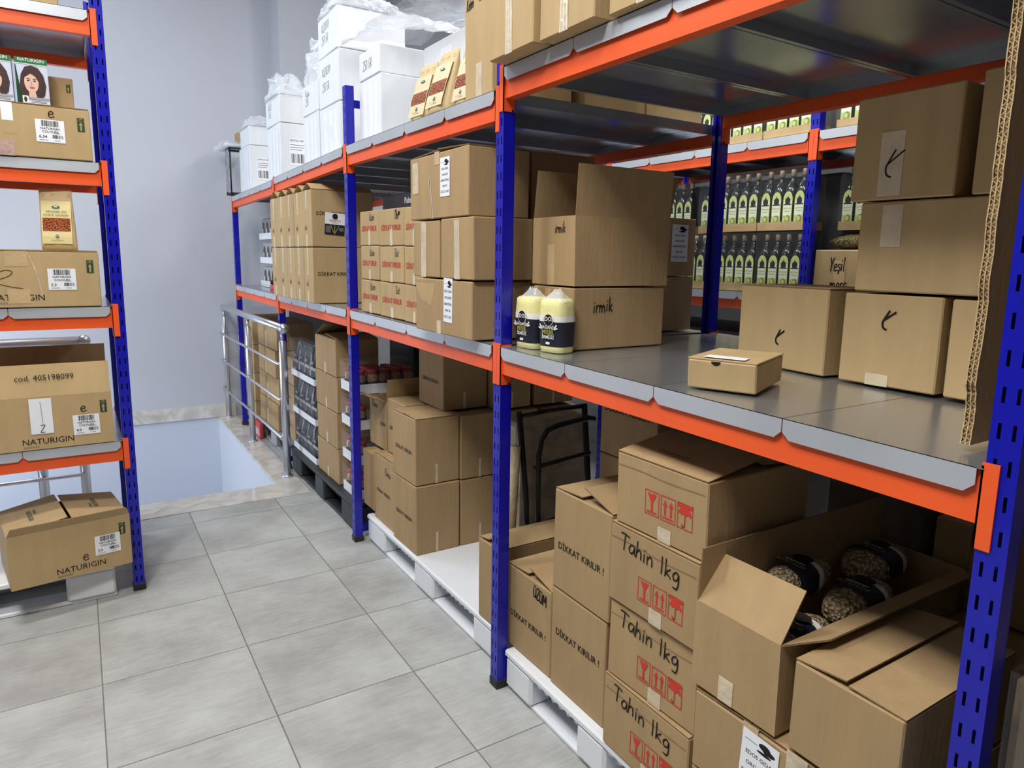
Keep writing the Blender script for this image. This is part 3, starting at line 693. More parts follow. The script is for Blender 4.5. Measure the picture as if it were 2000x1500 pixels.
def edos_label(mb, fr, w, h):
    mb.disc(fr, w*.62, h*.9, w*.16, h*.045, INK, .0004); mb.disc(fr, w*.74, h*.865, w*.17, h*.035, INK, .0004); mb.rect(fr, w*.62, w*.7, h*.8, h*.9, INK, .0004); mb.disc(fr, w*.62, h*.81, w*.2, h*.02, INK, .0004)
    mb.rect(fr, w*.08, w*.42, h*.87, h*.878, INKG, .0004)
    for i, t in enumerate(('EDOS GIDA', 'ORGANİK', 'BASMATİ PİRİNÇ', '1000 GR', 'KOLİ İÇİ : 12 ADET')):
        mb.text(fr, t, w*.5, h*(.68-.145*i), h*.055, INK, 'c', .01, .0004, w*.84)
def nth(n): return ('first', 'second', 'third', 'fourth', 'fifth', 'sixth')[n]

# ------------------------------------------------------------------ pallets
def pallet(label, x0, x1, y0, y1, h, mt, along='y'):
    """three-runner pallet; its openings face the aisle"""
    t = thing('plastic_pallet', label, 'pallet', ((x0+x1)/2, (y0+y1)/2, 0)); a, b = (x1-x0)/2, (y1-y0)/2
    mb = MB(); mb.box(-a, a, -b, b, h-.032, h, mt, .008)
    if along == 'y':
        n = int(2*b/.05)
        for i in range(n):
            y = -b+.02+(2*b-.04)*(i+.5)/n; mb.lathe([(.012, h-.055), (.02, h-.033)], mt, 8, (-a+.028, y))
    mb.build('deck', t)
    for i in (-1, 0, 1):
        for j in (-1, 0, 1):
            f = MB(); L = b if along == 'y' else a; D = a if along == 'y' else b
            w1 = L*.33 if i else L*.28; c = i*(L-w1/2-.004); d = j*(D-.09)
            if along == 'y': f.box(d-.085, d+.085, c-w1/2, c+w1/2, .02, h-.03, mt, .012)
            else: f.box(c-w1/2, c+w1/2, d-.085, d+.085, .02, h-.03, mt, .012)
            f.build('foot', t)
    for j in (-1, 0, 1):
        f = MB(); D = a if along == 'y' else b; L = b if along == 'y' else a; d = j*(D-.09)
        if along == 'y': f.box(d-.07, d+.07, -L, L, 0, .024, mt, .006)
        else: f.box(-L, L, d-.07, d+.07, 0, .024, mt, .006)
        f.build('runner', t)
    return t
PH = .187
pallet('white plastic pallet under the plain cartons marked in black between two blue posts, mid-aisle', 1.5, 2.6, 2.46, 4.2, PH, WHITEP)
pallet('white plastic pallet at the bottom edge carrying the tahini cartons', 1.455, 2.55, 1.18, 2.372, PH, WHITEP)
pallet('white plastic pallet out of sight under the bean box and nearest cartons', 1.455, 2.55, .62, 1.16, PH, WHITEP)
pallet('black plastic pallet under black pouch packs and plain stacked cartons by the railing', 1.46, 2.5, 4.36, 5.96, .21, BLACKP)
pallet('grey plastic pallet behind the railing under a stack of brown cartons', 1.5, 2.5, 6.16, 7.5, .18, GREYP)
pallet('white plastic pallet under the bottom carton of the left rack', -1.3, .062, 4.155, 5.0, .195, WHITEP, 'x')

# ------------------------------------------------------------------ near bay, lower level: tahini column, marked cartons, bean box
tops = ['the bottom one of four', 'third from the top of four', 'second from the top of four', 'topmost of four']
zt = [PH, .458, .735, 1.012, 1.28]; dx = [.0, .012, .0, .008]
for i in range(4):
    c = Carton('carton with red handling symbols'+(' and handwritten tahini note, ' if i < 3 else ' and no note, ')+tops[i], 1.447+dx[i], 1.93, 1.292, 1.694-(.0 if i < 3 else .012), zt[i], zt[i+1]-(.006 if i < 3 else .03), R_((-1, 1.2, -.6, 1.5)[i]*.6), group='tahini cartons in a stack', amt=.005).closed()
    wd, h = c.b, c.c
    c.mb.stroke(c.fx, [(wd*.02, h*.83), (wd*.3, h*.84), (wd*.6, h*.82), (wd*.97, h*.84)], .0018, CARDEDGE)
    icons(c.mb, c.fx, wd*(.36 if i < 3 else .345), h*(.2 if i < 3 else .3), .062)
    if i < 3: c.mb.hand(c.fx, 'Tahin 1kg', wd*.13, h*.73, .056, slope=-.065, squeeze=1.02, wd=.005)
    c.tape(c.fx, wd*.5, wd*.64, .0, h*.19, TAPEW)
    c.top((0, 0) if i < 3 else (9, 4), 'y', False)
    if i == 3: c.mb.text((c.ft[0]+Z*.014, c.ft[1], c.ft[2]), 'Dikkat kırılır', wd*.32, .06, .018, INK, 'l', .01, lift=.012)
    c.done()
c = Carton('brown carton marked fragile in black with handwritten raisin note, beside the near post', 1.495, 1.9, 2.09, 2.424, PH, .556, R_(.5)).closed()
dikkat(c, c.fx, c.b, c.c, c.c*.4, .026, wid=.8); c.mb.hand(c.fx, 'ÜZÜM', c.b*.62, c.c*.83, .045, squeeze=.75, slope=-.1, wd=.006); c.top((14, 4), 'x', False).done()
c = Carton('brown carton marked fragile in black, on the pallet under the tall marked carton', 1.49, 1.9, 1.742, 2.078, PH, .597).closed()
dikkat(c, c.fx, c.b, c.c, c.c*.55, .027, wid=.8); c.top((0, 0), 'x', False).done()
c = Carton('tall brown carton marked fragile in black with half-open flaps, left of the tahini stack', 1.488, 1.9, 1.728, 2.075, .603, 1.0, R_(-.6)).closed()
dikkat(c, c.fx, c.b, c.c, c.c*.42, .027, wid=.8); c.top((16, 3), 'x', False).done()
c = Carton('brown carton with loose top flaps standing half behind the near blue post', 1.5, 1.95, 2.5, 2.69, PH, .575).closed(); c.top((20, 10), 'x', False).done()
c = Carton('brown carton with black print near its top, deep behind the tahini stack', 2.0, 2.4, 2.06, 2.44, .985, 1.31).closed()
dikkat(c, c.fx, c.b, c.c, c.c*.62, .032, wid=.85); c.done()
c = Carton('plain brown carton deep under the near shelf below the black-printed one', 2.0, 2.4, 2.06, 2.44, PH, .98).closed(); c.done()

bean = Carton('open brown carton holding black-banded bean bags, flaps spread, at the near shelf', 1.425, 2.33, .994, 1.283, .662, .912, R_(-.2), amt=.005)
bean.open({'-x': (-38, .155, .005), '+y': (-3, .16, .0), '-y': (72, .075, .1)})
bean.tape(bean.fx, .1, .15, .0, .07, TAPEW); bean.done()
c = Carton('brown carton with white rice label and taped corner under the open bean carton', 1.43, 1.9, .875, 1.27, .405, .642, R_(.5)).closed()
def edos_near(m, fr, w, h):
    edos_label(m, fr, w, h)
c.sticker(c.fx, .165, .28, .02, .232, edos_near, rot=R_(-3)); c.tape(c.fx, .31, .37, .12, .247, TAPEW); c.top((2, 2), 'x').done()
c = Carton('brown carton at the bottom below the rice-labelled one', 1.43, 1.9, .87, 1.27, PH, .4).closed(); c.done()
c = Carton('brown carton with a lifted top flap, right of the bean carton beside the nearest post', 1.43, 1.95, .685, .962, .66, .897, 0, amt=.0035).closed(); c.top((2, 6), 'x', False); c.done()
c = Carton('brown carton hidden under the one with the lifted flap', 1.43, 1.95, .685, .862, PH, .65).closed(); c.done()

def lay_bag(label, x, y, z, rz, ln, wd, ht, tilt=0.):
    """filled bean bag lying on its back; long axis local x"""
    t = thing('bean_bag', label, 'bag of beans', (x, y, z), rz, 'bean bags in the open carton', 0, tilt)
    def pt(u, v):
        a = 2*math.pi*v; e = math.sin(math.pi*min(max(u, .0), 1))**.38; q = .94+.06*noise.noise(Vector((u*5+x*9, math.cos(a)*2, math.sin(a)*2+y*7)))
        return ((u-.5)*ln, math.cos(a)*wd/2*e*q, ht/2+math.copysign(abs(math.sin(a))**.75, math.sin(a))*ht/2*e*q)
    def seg(u0, u1, n, sc_):
        return [[(pt(u0+(u1-u0)*i/n, k/20)[0], pt(u0+(u1-u0)*i/n, k/20)[1]*sc_, ht/2+(pt(u0+(u1-u0)*i/n, k/20)[2]-ht/2)*sc_) for k in range(20)] for i in range(n+1)]
    b = MB(); b.loft(seg(0.015, .985, 16, 1), BEAN); b.build('filled_bag', t, True)
    m = MB(); m.loft(seg(.33, .62, 6, 1.02), NAVY, False); m.loft(seg(.62, .71, 2, 1.02), WHITEINK, False); bb = m.build('paper_band', t, True)
    l = MB(); zc = ht*1.015; fr = (Vector((-.5*ln+.62*ln, -wd*.3, zc)), Y, -X)
    l.disc(fr, wd*.28, .012, .032, .024, INK, .004); l.text(fr, 'ORGANİK', wd*.3, .045, .011, WHITEINK, 'c', .01, .003); l.text(fr, 'BÖRÜLCE', wd*.3, .062, .016, OLIVE, 'c', .01, .003)
    l.build('band_print', bb)
    return t
zb = .70
lay_bag('bean bag at the front corner of the open carton, partly under its flap', 1.585, 1.075, .80, R_(1), .29, .142, .105)
lay_bag('bean bag in the middle of the open carton, barcode towards the near edge', 1.89, 1.078, .82, R_(2), .30, .142, .115)
lay_bag('bean bag at the back of the open carton against the far flap', 1.77, 1.206, .87, R_(1), .30, .12, .11)
lay_bag('bean bag at the far end of the open carton', 2.15, 1.185, .845, R_(3), .29, .17, .11)

# wrapped goods deep under the near shelf and past the nearest post
def wrapped(label, x0, x1, y0, y1, z0, z1, mt, name='wrapped_load'):
    t = thing(name, label, 'wrapped load', ((x0+x1)/2, (y0+y1)/2, z0)); a, b, c = (x1-x0)/2, (y1-y0)/2, z1-z0
    m = MB(); m.box(-a, a, -b, b, 0, c, mt, .02); m.build('load', t)
    f = MB(); e = .004
    f.loft([[(-a-e, -b-e, z), (a+e, -b-e, z), (a+e, b+e, z), (-a-e, b+e, z)] for z in (.01, c*.5, c+e)], FILMC, False); f.build('stretch_film', t)
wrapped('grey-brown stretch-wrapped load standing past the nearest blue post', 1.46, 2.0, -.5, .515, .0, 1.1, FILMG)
wrapped('added stretch-wrapped load darkening the bay past the nearest blue post', 2.06, 2.6, -.5, .50, .0, 1.28, FILMG)  # added to block the view of the bright far floor
c = Carton('added brown carton with open top hiding bright floor deep behind the nearest post', 2.02, 2.6, .62, .98, PH, .78, mt=CARDK).closed(); c.done()  # added filler carton, hides lit floor behind the post
c = Carton('added carton filling the dark behind the bean carton and nearest post', 2.3, 2.62, .62, .975, .79, 1.25, mt=CARDK).closed(); c.done()  # added filler where the bay goes dark
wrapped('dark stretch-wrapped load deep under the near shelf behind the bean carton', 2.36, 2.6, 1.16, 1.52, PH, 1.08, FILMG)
c = Carton('pale carton standing deep under the near shelf beside dark wrapped load', 2.42, 2.6, 1.02, 1.14, PH, 1.02, mt=CARDP).closed(); c.done()
wrapped('stretch-wrapped bundle of flat cartons leaning behind the black hand truck', 1.84, 2.3, 2.9, 3.1, PH, 1.03, mat('wrapped_pale', (168, 156, 136), .3, vary=.3, nscale=12, bump=.6, bscale=16))

# hand truck and the rolled sheet beside it
t = thing('hand_truck', 'black tubular hand truck standing between the rack bays behind the near post', 'hand truck', (1.95, 2.75, PH))
def htube(name, pts, r=.014, par=None):
    m = MB(); m.tube(pts, r, BLKMET, 10); return m.build(name, par or t, True)
htube('side_tube', [(-.13, 0, .02), (-.15, .0, .5), (-.18, .03, .94)], .016); htube('side_tube', [(.25, 0, .02), (.24, 0, .5), (.22, .03, .94)], .016)
htube('handle', [(-.19, .03, .915), (.0, .03, .928), (.23, .03, .93)], .012)
htube('inner_loop', [(-.09, -.03, .05), (-.1, -.03, .72), (-.085, -.03, .8), (-.05, -.03, .845), (.02, -.03, .862), (.2, -.03, .88), (.24, -.03, .87)], .015)
for z in (.36, .66): htube('cross_bar', [(-.12, -.015, z), (.23, -.015, z+.03)], .011)
m = MB(); m.box(-.17, .27, -.02, .1, 0, .008, BLKMET, .002); m.build('toe_plate', t)
for sx in (-.2, .3):
    m = MB(); m.xf = Matrix.Translation((sx, .05, .075)) @ Matrix.Rotation(R_(90), 4, 'Y'); m.lathe([(.02, -.02), (.07, -.02), (.075, 0), (.07, .02), (.02, .02)], RUBBER, 18); m.build('wheel', t, True)
t = thing('plastic_roll', 'pale rolled plastic sheet leaning at the side of the black hand truck', 'roll', (1.7, 2.72, PH))
m = MB(); m.tube([(-.03, 0, .0), (0.03, .03, .78)], .03, mat('roll_sheet', (158, 142, 112), .5, vary=.2, nscale=30, bump=.3, bscale=40), 14); m.build('sheet_roll', t, True)

# ------------------------------------------------------------------ second bay, lower level
Yn = 3.43
def plain(label, x0, x1, y0, y1, z0, z1, text=True, top=False, rz=0., **k):
    c = Carton(label, x0, x1, y0, y1, z0, z1, rz, **k).closed()
    if text: dikkat(c, c.fx, c.b, c.c, c.c*.45, .022, wid=.72)
    c.tape(c.fy, c.a*.45, c.a*.5, .0, c.c*.3, TAPEW)
    if top: c.top((2.5, 1), 'x', False)
    return c
plain('brown carton on the white pallet at the front corner, under another marked carton', 1.509, 1.786, Yn, 3.765, PH, .59).done()
plain('brown carton with loose flaps in the second layer, above front corner carton', 1.509, 1.786, Yn+.01, 3.76, .594, .975, top=True, rz=R_(1)).done()
plain('brown carton on top of the second layer, right under the shelf beam', 1.729, 2.022, 3.53, 3.872, .985, 1.315).done()
plain('brown carton in the bottom layer between the front corner carton and the blue post', 1.792, 2.07, Yn, 3.76, PH, .585, False).done()
plain('brown carton in the bottom layer right of the post, beside the rolled sheet', 2.076, 2.36, Yn, 3.76, PH, .58, False).done()
plain('brown carton in the second layer directly left of the blue post', 1.792, 2.06, Yn, 3.76, .592, .97, False).done()
plain('brown carton in the second layer right of the blue post, left of the hand truck', 2.066, 2.324, Yn, 3.76, .586, .962, False).done()
plain('brown carton behind the handle of the hand truck, end of its row', 2.366, 2.62, Yn, 3.76, PH, .955, False).done()
plain('brown carton in the top layer directly behind the blue post', 2.03, 2.28, Yn+.02, 3.8, .976, 1.31, False).done()
plain('brown carton in the top layer at the right under the beam, past the post', 2.31, 2.6, Yn+.02, 3.8, .978, 1.3, False).done()
c = plain('brown carton with handwritten ELMA note on the pallet, left of the front corner carton', 1.527, 1.8, 3.803, 4.13, PH, .62, True, True)
c.mb.hand(c.fx, 'Elma', c.b*.6, c.c*.78, .04, squeeze=.9, slope=-.1); c.done()
plain('narrow carton face showing between the second post and the ELMA carton', 1.527, 1.8, 4.138, 4.33, PH+.03, .6, False).done()
c = plain('brown carton above the ELMA carton, beside the carton with torn open top', 1.6, 1.9, 3.79, 4.07, .632, .98); c.done()
c = Carton('brown carton with a torn open top flap beside the second blue post', 1.6, 1.92, 4.085, 4.385, .625, .945, 0)
c.open({'-x': (68, .12, .0), '-y': (8, .15, .0), '+x': (60, .1, .02)}); dikkat(c, c.fx, c.b, c.c, c.c*.48, .024, st='DİKKAT', cx=.8, wid=.3); c.mb.hand(c.fx, 'Elma', .05, c.c*.8, .04); c.done()

# ------------------------------------------------------------------ third bay, lower level: plain stack, jar packs, pouch packs
zs = [.212, .478, .742, 1.006, 1.275]
for i in range(4):
    c = Carton(('bottom', 'third from top', 'second from top', 'topmost')[i]+' plain carton in the stack between pouch trays and jar trays', 1.5, 1.82, 4.775, 5.28, zs[i], zs[i+1]-.004, R_((.5, -.7, .4, -.3)[i]), group='plain cartons stacked on the black pallet').closed()
    c.tape(c.fx, c.b*.47, c.b*.53, 0, c.c*.3, TAPEW)
    if i == 3: c.top((5, 22), 'x', False)
    c.done()
def film_cover(mb, x0, x1, y0, y1, z0, z1, mt=None, seed=0, amp=.0035):
    """crumpled shrink film over a block: four sides and top"""
    mt = mt or FILMC
    def nz(p): return noise.noise(Vector(p)*14+Vector((seed, seed*.7, 0)))*amp
    def side(f): mb.grid(f, 8, 6, mt)
    side(lambda u, v: (x0-.004+nz((x0, y0+(y1-y0)*u, z0+(z1-z0)*v)), y0+(y1-y0)*u, z0+(z1-z0)*v))
    side(lambda u, v: (x0+(x1-x0)*u, y0-.004+nz((x0+(x1-x0)*u, y0, z0+(z1-z0)*v)), z0+(z1-z0)*v))
    mb.grid(lambda u, v: (x0+(x1-x0)*u, y0+(y1-y0)*v, z1+.004+nz((x0+(x1-x0)*u, y0+(y1-y0)*v, z1))*1.6), 8, 8, mt)
def tray(label, x0, x1, y0, y1, z0, lip, mt, top, group, seed=0, name='shrink_wrapped_tray'):
    t = thing(name, label, 'tray', ((x0+x1)/2, (y0+y1)/2, z0+.001), 0, group); a, b = (x1-x0)/2, (y1-y0)/2
    m = MB(); e = .004; m.box(-a, a, -b, b, 0, e, mt)
    for r in ((-a, -a+e, -b, b), (a-e, a, -b, b), (-a+e, a-e, -b, -b+e), (-a+e, a-e, b-e, b)): m.box(*r, e, lip, mt)
    m.build('tray_wall', t)
    f = MB(); film_cover(f, -a-.002, a+.002, -b-.002, b+.002, lip*.6, top, seed=seed); f.build('shrink_film', t)
    return t
def pouch(label, x, y, z, w, d, h, group):
    t = thing('black_pouch', label, 'pouch', (x, y, z), 0, group)
    m = MB(); rings = []
    for i in range(13):
        u = i/12; k = (1-.04*u) if u < .75 else (1-.04*u)*(1-((u-.75)/.25)*.12); dd = d*(1-u**3*.8); ww = w*k
        r = []
        for q in range(14):
            a = 2*math.pi*q/14; cx, cy = math.cos(a), math.sin(a); e = (abs(cx)**4+abs(cy)**4)**-.25
            n = 1+.06*noise.noise(Vector((cx*2+y*9, cy*2, u*6+z*5)))
            r.append((cx*e*dd/2*n, cy*e*ww/2*n, u*h))
        rings.append(r)
    m.loft(rings, POUCHK); m.build('pouch_body', t, True)
    l = MB(); fr = (Vector((-d/2-.006, w/2*.9, h*.32)), -Y, Z); l.rect(fr, 0, w*.9, h*.04, h*.13, mat_get('pouch_band'), 0); l.disc(fr, w*.45, h*.25, w*.2, w*.2, INK, .001); l.text(fr, 'EDOS', w*.45, h*.23, .014, WHITEINK, 'c', .01, .002)
    l.build('front_print', t); return t
mat('pouch_band', (150, 152, 150), .5)
def mat_get(n): return MATS[n]
lv = ['bottom', 'middle', 'top']
for i, z in enumerate((.212, .53, .85)):
    x0, y0, y1 = 1.5, 5.335, 6.018
    tray('white tray with black pouches, %s one of three beside the last railing post' % lv[i], x0, 1.9, y0, y1, z, .05, WCARD, .31, 'pouch trays by the railing', i)
    for j in range(4):
        pouch('%s black pouch from the right in the %s pouch tray by the railing' % (nth(j), lv[i]), x0+.075, y0+.09+j*.168, z+.006, .165, .1, .29, 'black pouches in the trays')
def jar(label, x, y, z, group, r=.042, h=.15):
    t = thing('food_jar', label, 'jar', (x, y, z), 0, group)
    m = MB(); m.lathe([(r*.92, 0), (r, .008), (r, h*.72), (r*.8, h*.82), (r*.8, h*.84)], JARGL, 14); m.build('glass', t, True)
    m = MB(); m.lathe([(r*.86, h*.84), (r*.88, h*.85), (r*.88, h*.98), (r*.82, h)], REDLID, 14); m.build('lid', t, True)
    m = MB(); m.lathe([(r*1.015, h*.16), (r*1.015, h*.5)], INK, 14); m.build('label_band', t, True)
    return t
j0 = None
jl = ['bottom', 'third', 'second', 'top']
for i, z in enumerate((.212, .455, .70, .945)):
    nx = 5 if i == 3 else 1
    tray('white tray of red-lidded jars, %s of four behind the second post' % (('lowest', 'third from top', 'second from top', 'highest')[i]), 1.51, 1.95, 4.405, 4.70, z, .065, WCARD, .2, 'jar trays behind the second post', i+9)
    for jx in range(nx):
        for j in range(3):
            lb = ('red-lidded jar, %s from the right in the front row of the %s jar tray' % (nth(j), ('lowest', 'third', 'second', 'highest')[i])) if jx == 0 else 'red-lidded jar, %s behind the front jar in the %s file of the highest tray' % (nth(jx-1), ('right', 'middle', 'left')[j])
            L = (1.56+jx*.0845, 4.455+j*.092, z+.006)
            if j0 is None: j0 = jar(lb, *L, 'red-lidded jars in trays')
            else: dup(j0, L, lb)
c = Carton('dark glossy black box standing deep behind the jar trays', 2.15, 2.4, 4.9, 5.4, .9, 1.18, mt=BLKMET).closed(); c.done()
c = Carton('brown carton under the glossy black box behind the jar trays', 2.15, 2.4, 4.9, 5.4, .212, .898).closed(); c.done()

# ------------------------------------------------------------------ last bay behind the railing
zz4 = [.182, .44, .70, .96, 1.22]
for i in range(4):
    c = Carton(('bottom', 'third', 'second', 'topmost')[i]+' brown carton of the wide stack on the grey pallet behind the railing', 1.52+.01*(i % 2), 1.88, 6.66, 7.42, zz4[i], zz4[i+1]-.004, R_((0, 1, -1, .5)[i]), group='cartons behind the railing').closed()
    c.tape(c.fx, c.b*.4, c.b*.48, 0, c.c*.6, TAPEW); c.done()
    if i < 3:
        c = Carton(('bottom', 'middle', 'top')[i]+' carton of the narrow stack directly behind the nearest railing post', 1.56, 1.9, 6.2, 6.62, zz4[i]+.0, zz4[i+1]-.004, group='narrow carton stack behind the railing').closed(); dikkat(c, c.fx, c.b, c.c, c.c*.5, .02, INKRED); c.done()
for j, (ya, yb) in enumerate(((7.56, 7.875), (7.99, 8.3))):
    for i in range(4):
        if i == 3 and j == 1: continue
        z0 = .02+.3*i
        c = Carton(('bottom', 'second', 'third', 'topmost')[i]+' carton with white tape strip, '+('nearer' if j == 0 else 'wall-side')+' pile at the far end of the railing', 1.5, 1.85, ya, yb, z0 if i else .001, z0+.296, group='taped cartons at the far railing end', mt=CARDP).closed()
        c.tape(c.fx, c.b*.42, c.b*.56, .0, c.c, TAPEW); c.done()
t = thing('small_red_box', 'small red and white printed pack on the floor behind the railing', 'pack', (1.475, 7.3, .0045)); m = MB(); m.box(-.02, .02, -.12, .12, 0, .16, REDP, .006); m.build('pack_body', t)
m = MB(); fr = (Vector((-.021, .12, 0)), -Y, Z)
for k in range(5): m.rect(fr, .02+.045*k, .04+.045*k, .02, .1, WHITEINK)
m.build('pack_print', t)

# ------------------------------------------------------------------ near bay, middle shelf
z = zm(1.5)
c = Carton('pale brown carton with a handwritten tick, leftmost of the bottom row on the near shelf', 2.02, 2.32, 1.315, 1.70, z, 1.782, R_(-6), mt=CARDP).closed()
c.mb.hand(c.fx, '~', c.b*.46, c.c*.3, .05, wd=.006); c.tape(c.fx, .14, .2, 0, .03, TAPEW); c.top((0, 0), 'x', False).done()
c = Carton('pale brown carton with a handwritten tick, middle of the bottom row on the near shelf', 2.0, 2.45, .984, 1.28, z, 1.778, mt=CARDP).closed()
c.mb.hand(c.fx, '~', c.b*.42, c.c*.62, .055, wd=.006); c.tape(c.fx, .09, .16, 0, .035, TAPEW); c.done()
c = Carton('pale brown carton in the bottom row on the near shelf, cut by the torn sheet', 2.0, 2.45, .705, .966, z, 1.776, mt=CARDP).closed(); c.done()
c = Carton('wide pale brown carton with two white tape patches, second layer on the near shelf', 1.995, 2.45, .70, 1.252, 1.786, 2.046, mt=CARDP).closed()
c.tape(c.fx, .07, .13, .13, .25, TAPEW); c.tape(c.fx, .41, .5, .13, .25, TAPEW); c.mb.hand(c.fx, '~', .435, .165, .055, wd=.005); c.done()
c = Carton('pale brown carton with a handwritten tick on white tape, highest on the near shelf', 1.99, 2.4, .985, 1.288, 2.05, 2.345, mt=CARDP).closed()
c.tape(c.fx, .085, .155, .01, .19, TAPEW); c.mb.hand(c.fx, '~', .1, .065, .075, wd=.005); c.done()
c = Carton('pale brown carton at the top right, cut off by the torn cardboard sheet', 1.99, 2.4, .70, .948, 2.05, 2.36, mt=CARDP).closed(); c.tape(c.fx, .17, .2, .12, .15, TAPEW); c.done()

t = thing('cardboard_sheet', 'thick torn cardboard sheet standing on edge against the nearest post, corrugation showing', 'cardboard', (1.515, .672, z))
m = MB(); N = 60; prof = []
for i in range(N+1):
    q = i/N; prof.append((.012*noise.noise(Vector((q*9, 1, 0)))+.006*noise.noise(Vector((q*40, 3, 0)))-.005, q*.93))
ty = .009
for sg in (-1, 1):
    V = [(p[0], sg*ty, p[1]) for p in prof]+[(.95, sg*ty, p[1]) for p in prof]
    m.add(V, [(i, i+1, N+2+i, N+1+i) for i in range(N)], CARDK)
m.build('liner', t)
m = MB(); V = []
for p in prof: V += [(p[0]+.004, -ty, p[1]), (p[0]+.004, ty, p[1])]
m.add(V, [(2*i, 2*i+1, 2*i+3, 2*i+2) for i in range(N)], CARDEDGE)
for sgn in (-1, 0, 1):
    m.add([v for p in prof for v in ((p[0]-.001, sgn*ty*.96-.0012, p[1]), (p[0]-.001, sgn*ty*.96+.0012, p[1]))], [(2*i, 2*i+1, 2*i+3, 2*i+2) for i in range(N)], CARDP)
for l in (-1, 0):
    k = 110
    for i in range(k):
        za, zb_ = .93*i/k, .93*(i+1)/k; ya, yb = (l*ty, (l+1)*ty) if i % 2 else ((l+1)*ty, l*ty)
        pa = prof[min(N, int(za/.93*N))][0]
        m.add([(pa, ya, za), (pa, ya, za+.0022), (pa, yb, zb_+.0022), (pa, yb, zb_)], [(0, 1, 2, 3)], CARDP)
m.build('corrugated_edge', t)

t = Carton('small pale mailer box with thumb notch and white label at the near shelf edge', 1.5396, 1.8196, 1.311-.0, 1.511, z, z+.082, R_(23.4), mt=CARDP, name='mailer_box')
t.root.location = Vector((1.64, 1.375, z+.0006))*S
t.closed(); t.mb.disc(t.fx, t.b*.42, t.c-.001, .014, .012, DARK, n=12, a0=math.pi, a1=2*math.pi)
m = t.part('lid'); m.box(-t.a/2+.003, t.a/2-.002, -t.b/2-.001, t.b/2+.001, t.c+.0006, t.c+.005, CARDP, .001)
t.sticker((t.ft[0]+Z*.006, t.ft[1], t.ft[2]), .04, .16, .015, .07)
t.done()

ir = Carton('brown carton with handwritten irmik twice, under the open irmik carton', 1.605, 2.08, 2.142, 2.43, zm(2.1), 1.755).closed()
ir.mb.hand(ir.fx, 'irmik', .165, .165, .042, squeeze=.72, wd=.0035); ir.mb.hand(ir.fy, 'irmik', .095, .145, .055, squeeze=.75, slope=.05, wd=.0045)
ir.tape(ir.fx, .09, .13, .12, .235, TAPE); ir.done()
ir = Carton('open brown carton with handwritten irmik and tall raised flaps on the near shelf', 1.61, 2.09, 2.142, 2.445, 1.762, 2.03, R_(-1.2))
ir.open({'-y': (4, .19, .0), '+y': (-7, .19, .0), '+x': (12, .17, .0)}, .006)
ir.mb.hand(ir.fx, 'irmik', .165, .205, .042, squeeze=.72, wd=.0035); ir.tape(ir.fx, .115, .165, 0, .16, TAPE); ir.done()

def flour(label, x, y, z, rz, w, d, h):
    t = thing('flour_bag', label, 'bag of flour', (x, y, z), rz, 'flour bags beside the irmik carton')
    def ring(u, sc_=1., top=False):
        out = []
        for q in range(20):
            a = 2*math.pi*q/20; cx, cy = math.cos(a), math.sin(a); e = (abs(cx)**5+abs(cy)**5)**-.2
            k = (.93+.1*math.sin(math.pi*min(1, max(0, u))))*(1+.03*noise.noise(Vector((cx*2+x*5, cy*2+y*9, u*5))))
            out.append((cx*e*d/2*k*sc_, cy*e*w/2*k*sc_, u*h))
        return out
    b = MB(); b.loft([ring(i/10*.86) for i in range(11)]+[[(p[0]*.8, p[1]*.9, .9*h) for p in ring(.9)]], YELLOW); b.build('filled_bag', t, True)
    l = MB(); l.loft([ring(.1+.06*i, 1.015) for i in range(8)], NAVY, False); l.loft([ring(.52+.05*i, 1.015) for i in range(3)], WHITEINK, False); bb = l.build('paper_band', t, True)
    for nm, fr, W in (('front_print', (Vector((-d/2*1.06, w/2, 0)), -Y, Z), w), ):
        p = MB(); p.disc(fr, W*.5, h*.55, w*.2, w*.2, WHITEINK, .002); p.disc(fr, W*.5, h*.55, w*.18, w*.18, INK, .003); p.text(fr, 'EDOS', W*.5, h*.535, .016, WHITEINK, 'c', .015, .004)
        p.text(fr, 'ORGANİK', W*.5, h*.4, .012, WHITEINK, 'c', .01, .003); p.text(fr, 'MISIR', W*.5, h*.31, .018, OLIVE, 'c', .02, .003); p.text(fr, 'İRMİĞİ', W*.5, h*.235, .013, WHITEINK, 'c', .01, .003); p.rect(fr, W*.42, W*.58, h*.14, h*.18, WHITEINK, .003)
        for sg in (-1, 1): p.stroke(fr, [(W*.5+sg*w*.26, h*.4), (W*.5+sg*w*.34, h*.47)], .006, WHITEINK, .003); p.stroke(fr, [(W*.5+sg*w*.26, h*.4), (W*.5+sg*w*.38, h*.42)], .005, WHITEINK, .003)
        p.build(nm, bb)
    f = MB()
    def cone(u, v):
        a = 2*math.pi*u; cx, cy = math.cos(a), math.sin(a); e = (abs(cx)**5+abs(cy)**5)**-.2; k = 1-v*.75
        return (cx*e*d/2*k*.98*(1-v*.55), cy*e*w/2*k*(1+.1*noise.noise(Vector((a, v*3, x)))), h*(.84+.22*v)+.012*noise.noise(Vector((cx*4, cy*4, v*4+y*5))))
    f.grid(cone, 24, 6, FILM); f.build('film_top', t, True)
flour('yellow flour bag with black paper band, nearer to the blue post', 1.525, 2.302, zm(2.2), R_(4), .135, .1, .225)
flour('yellow flour bag with black paper band, in front of the lower irmik carton', 1.542, 2.16, zm(2.1), R_(14), .12, .095, .225)

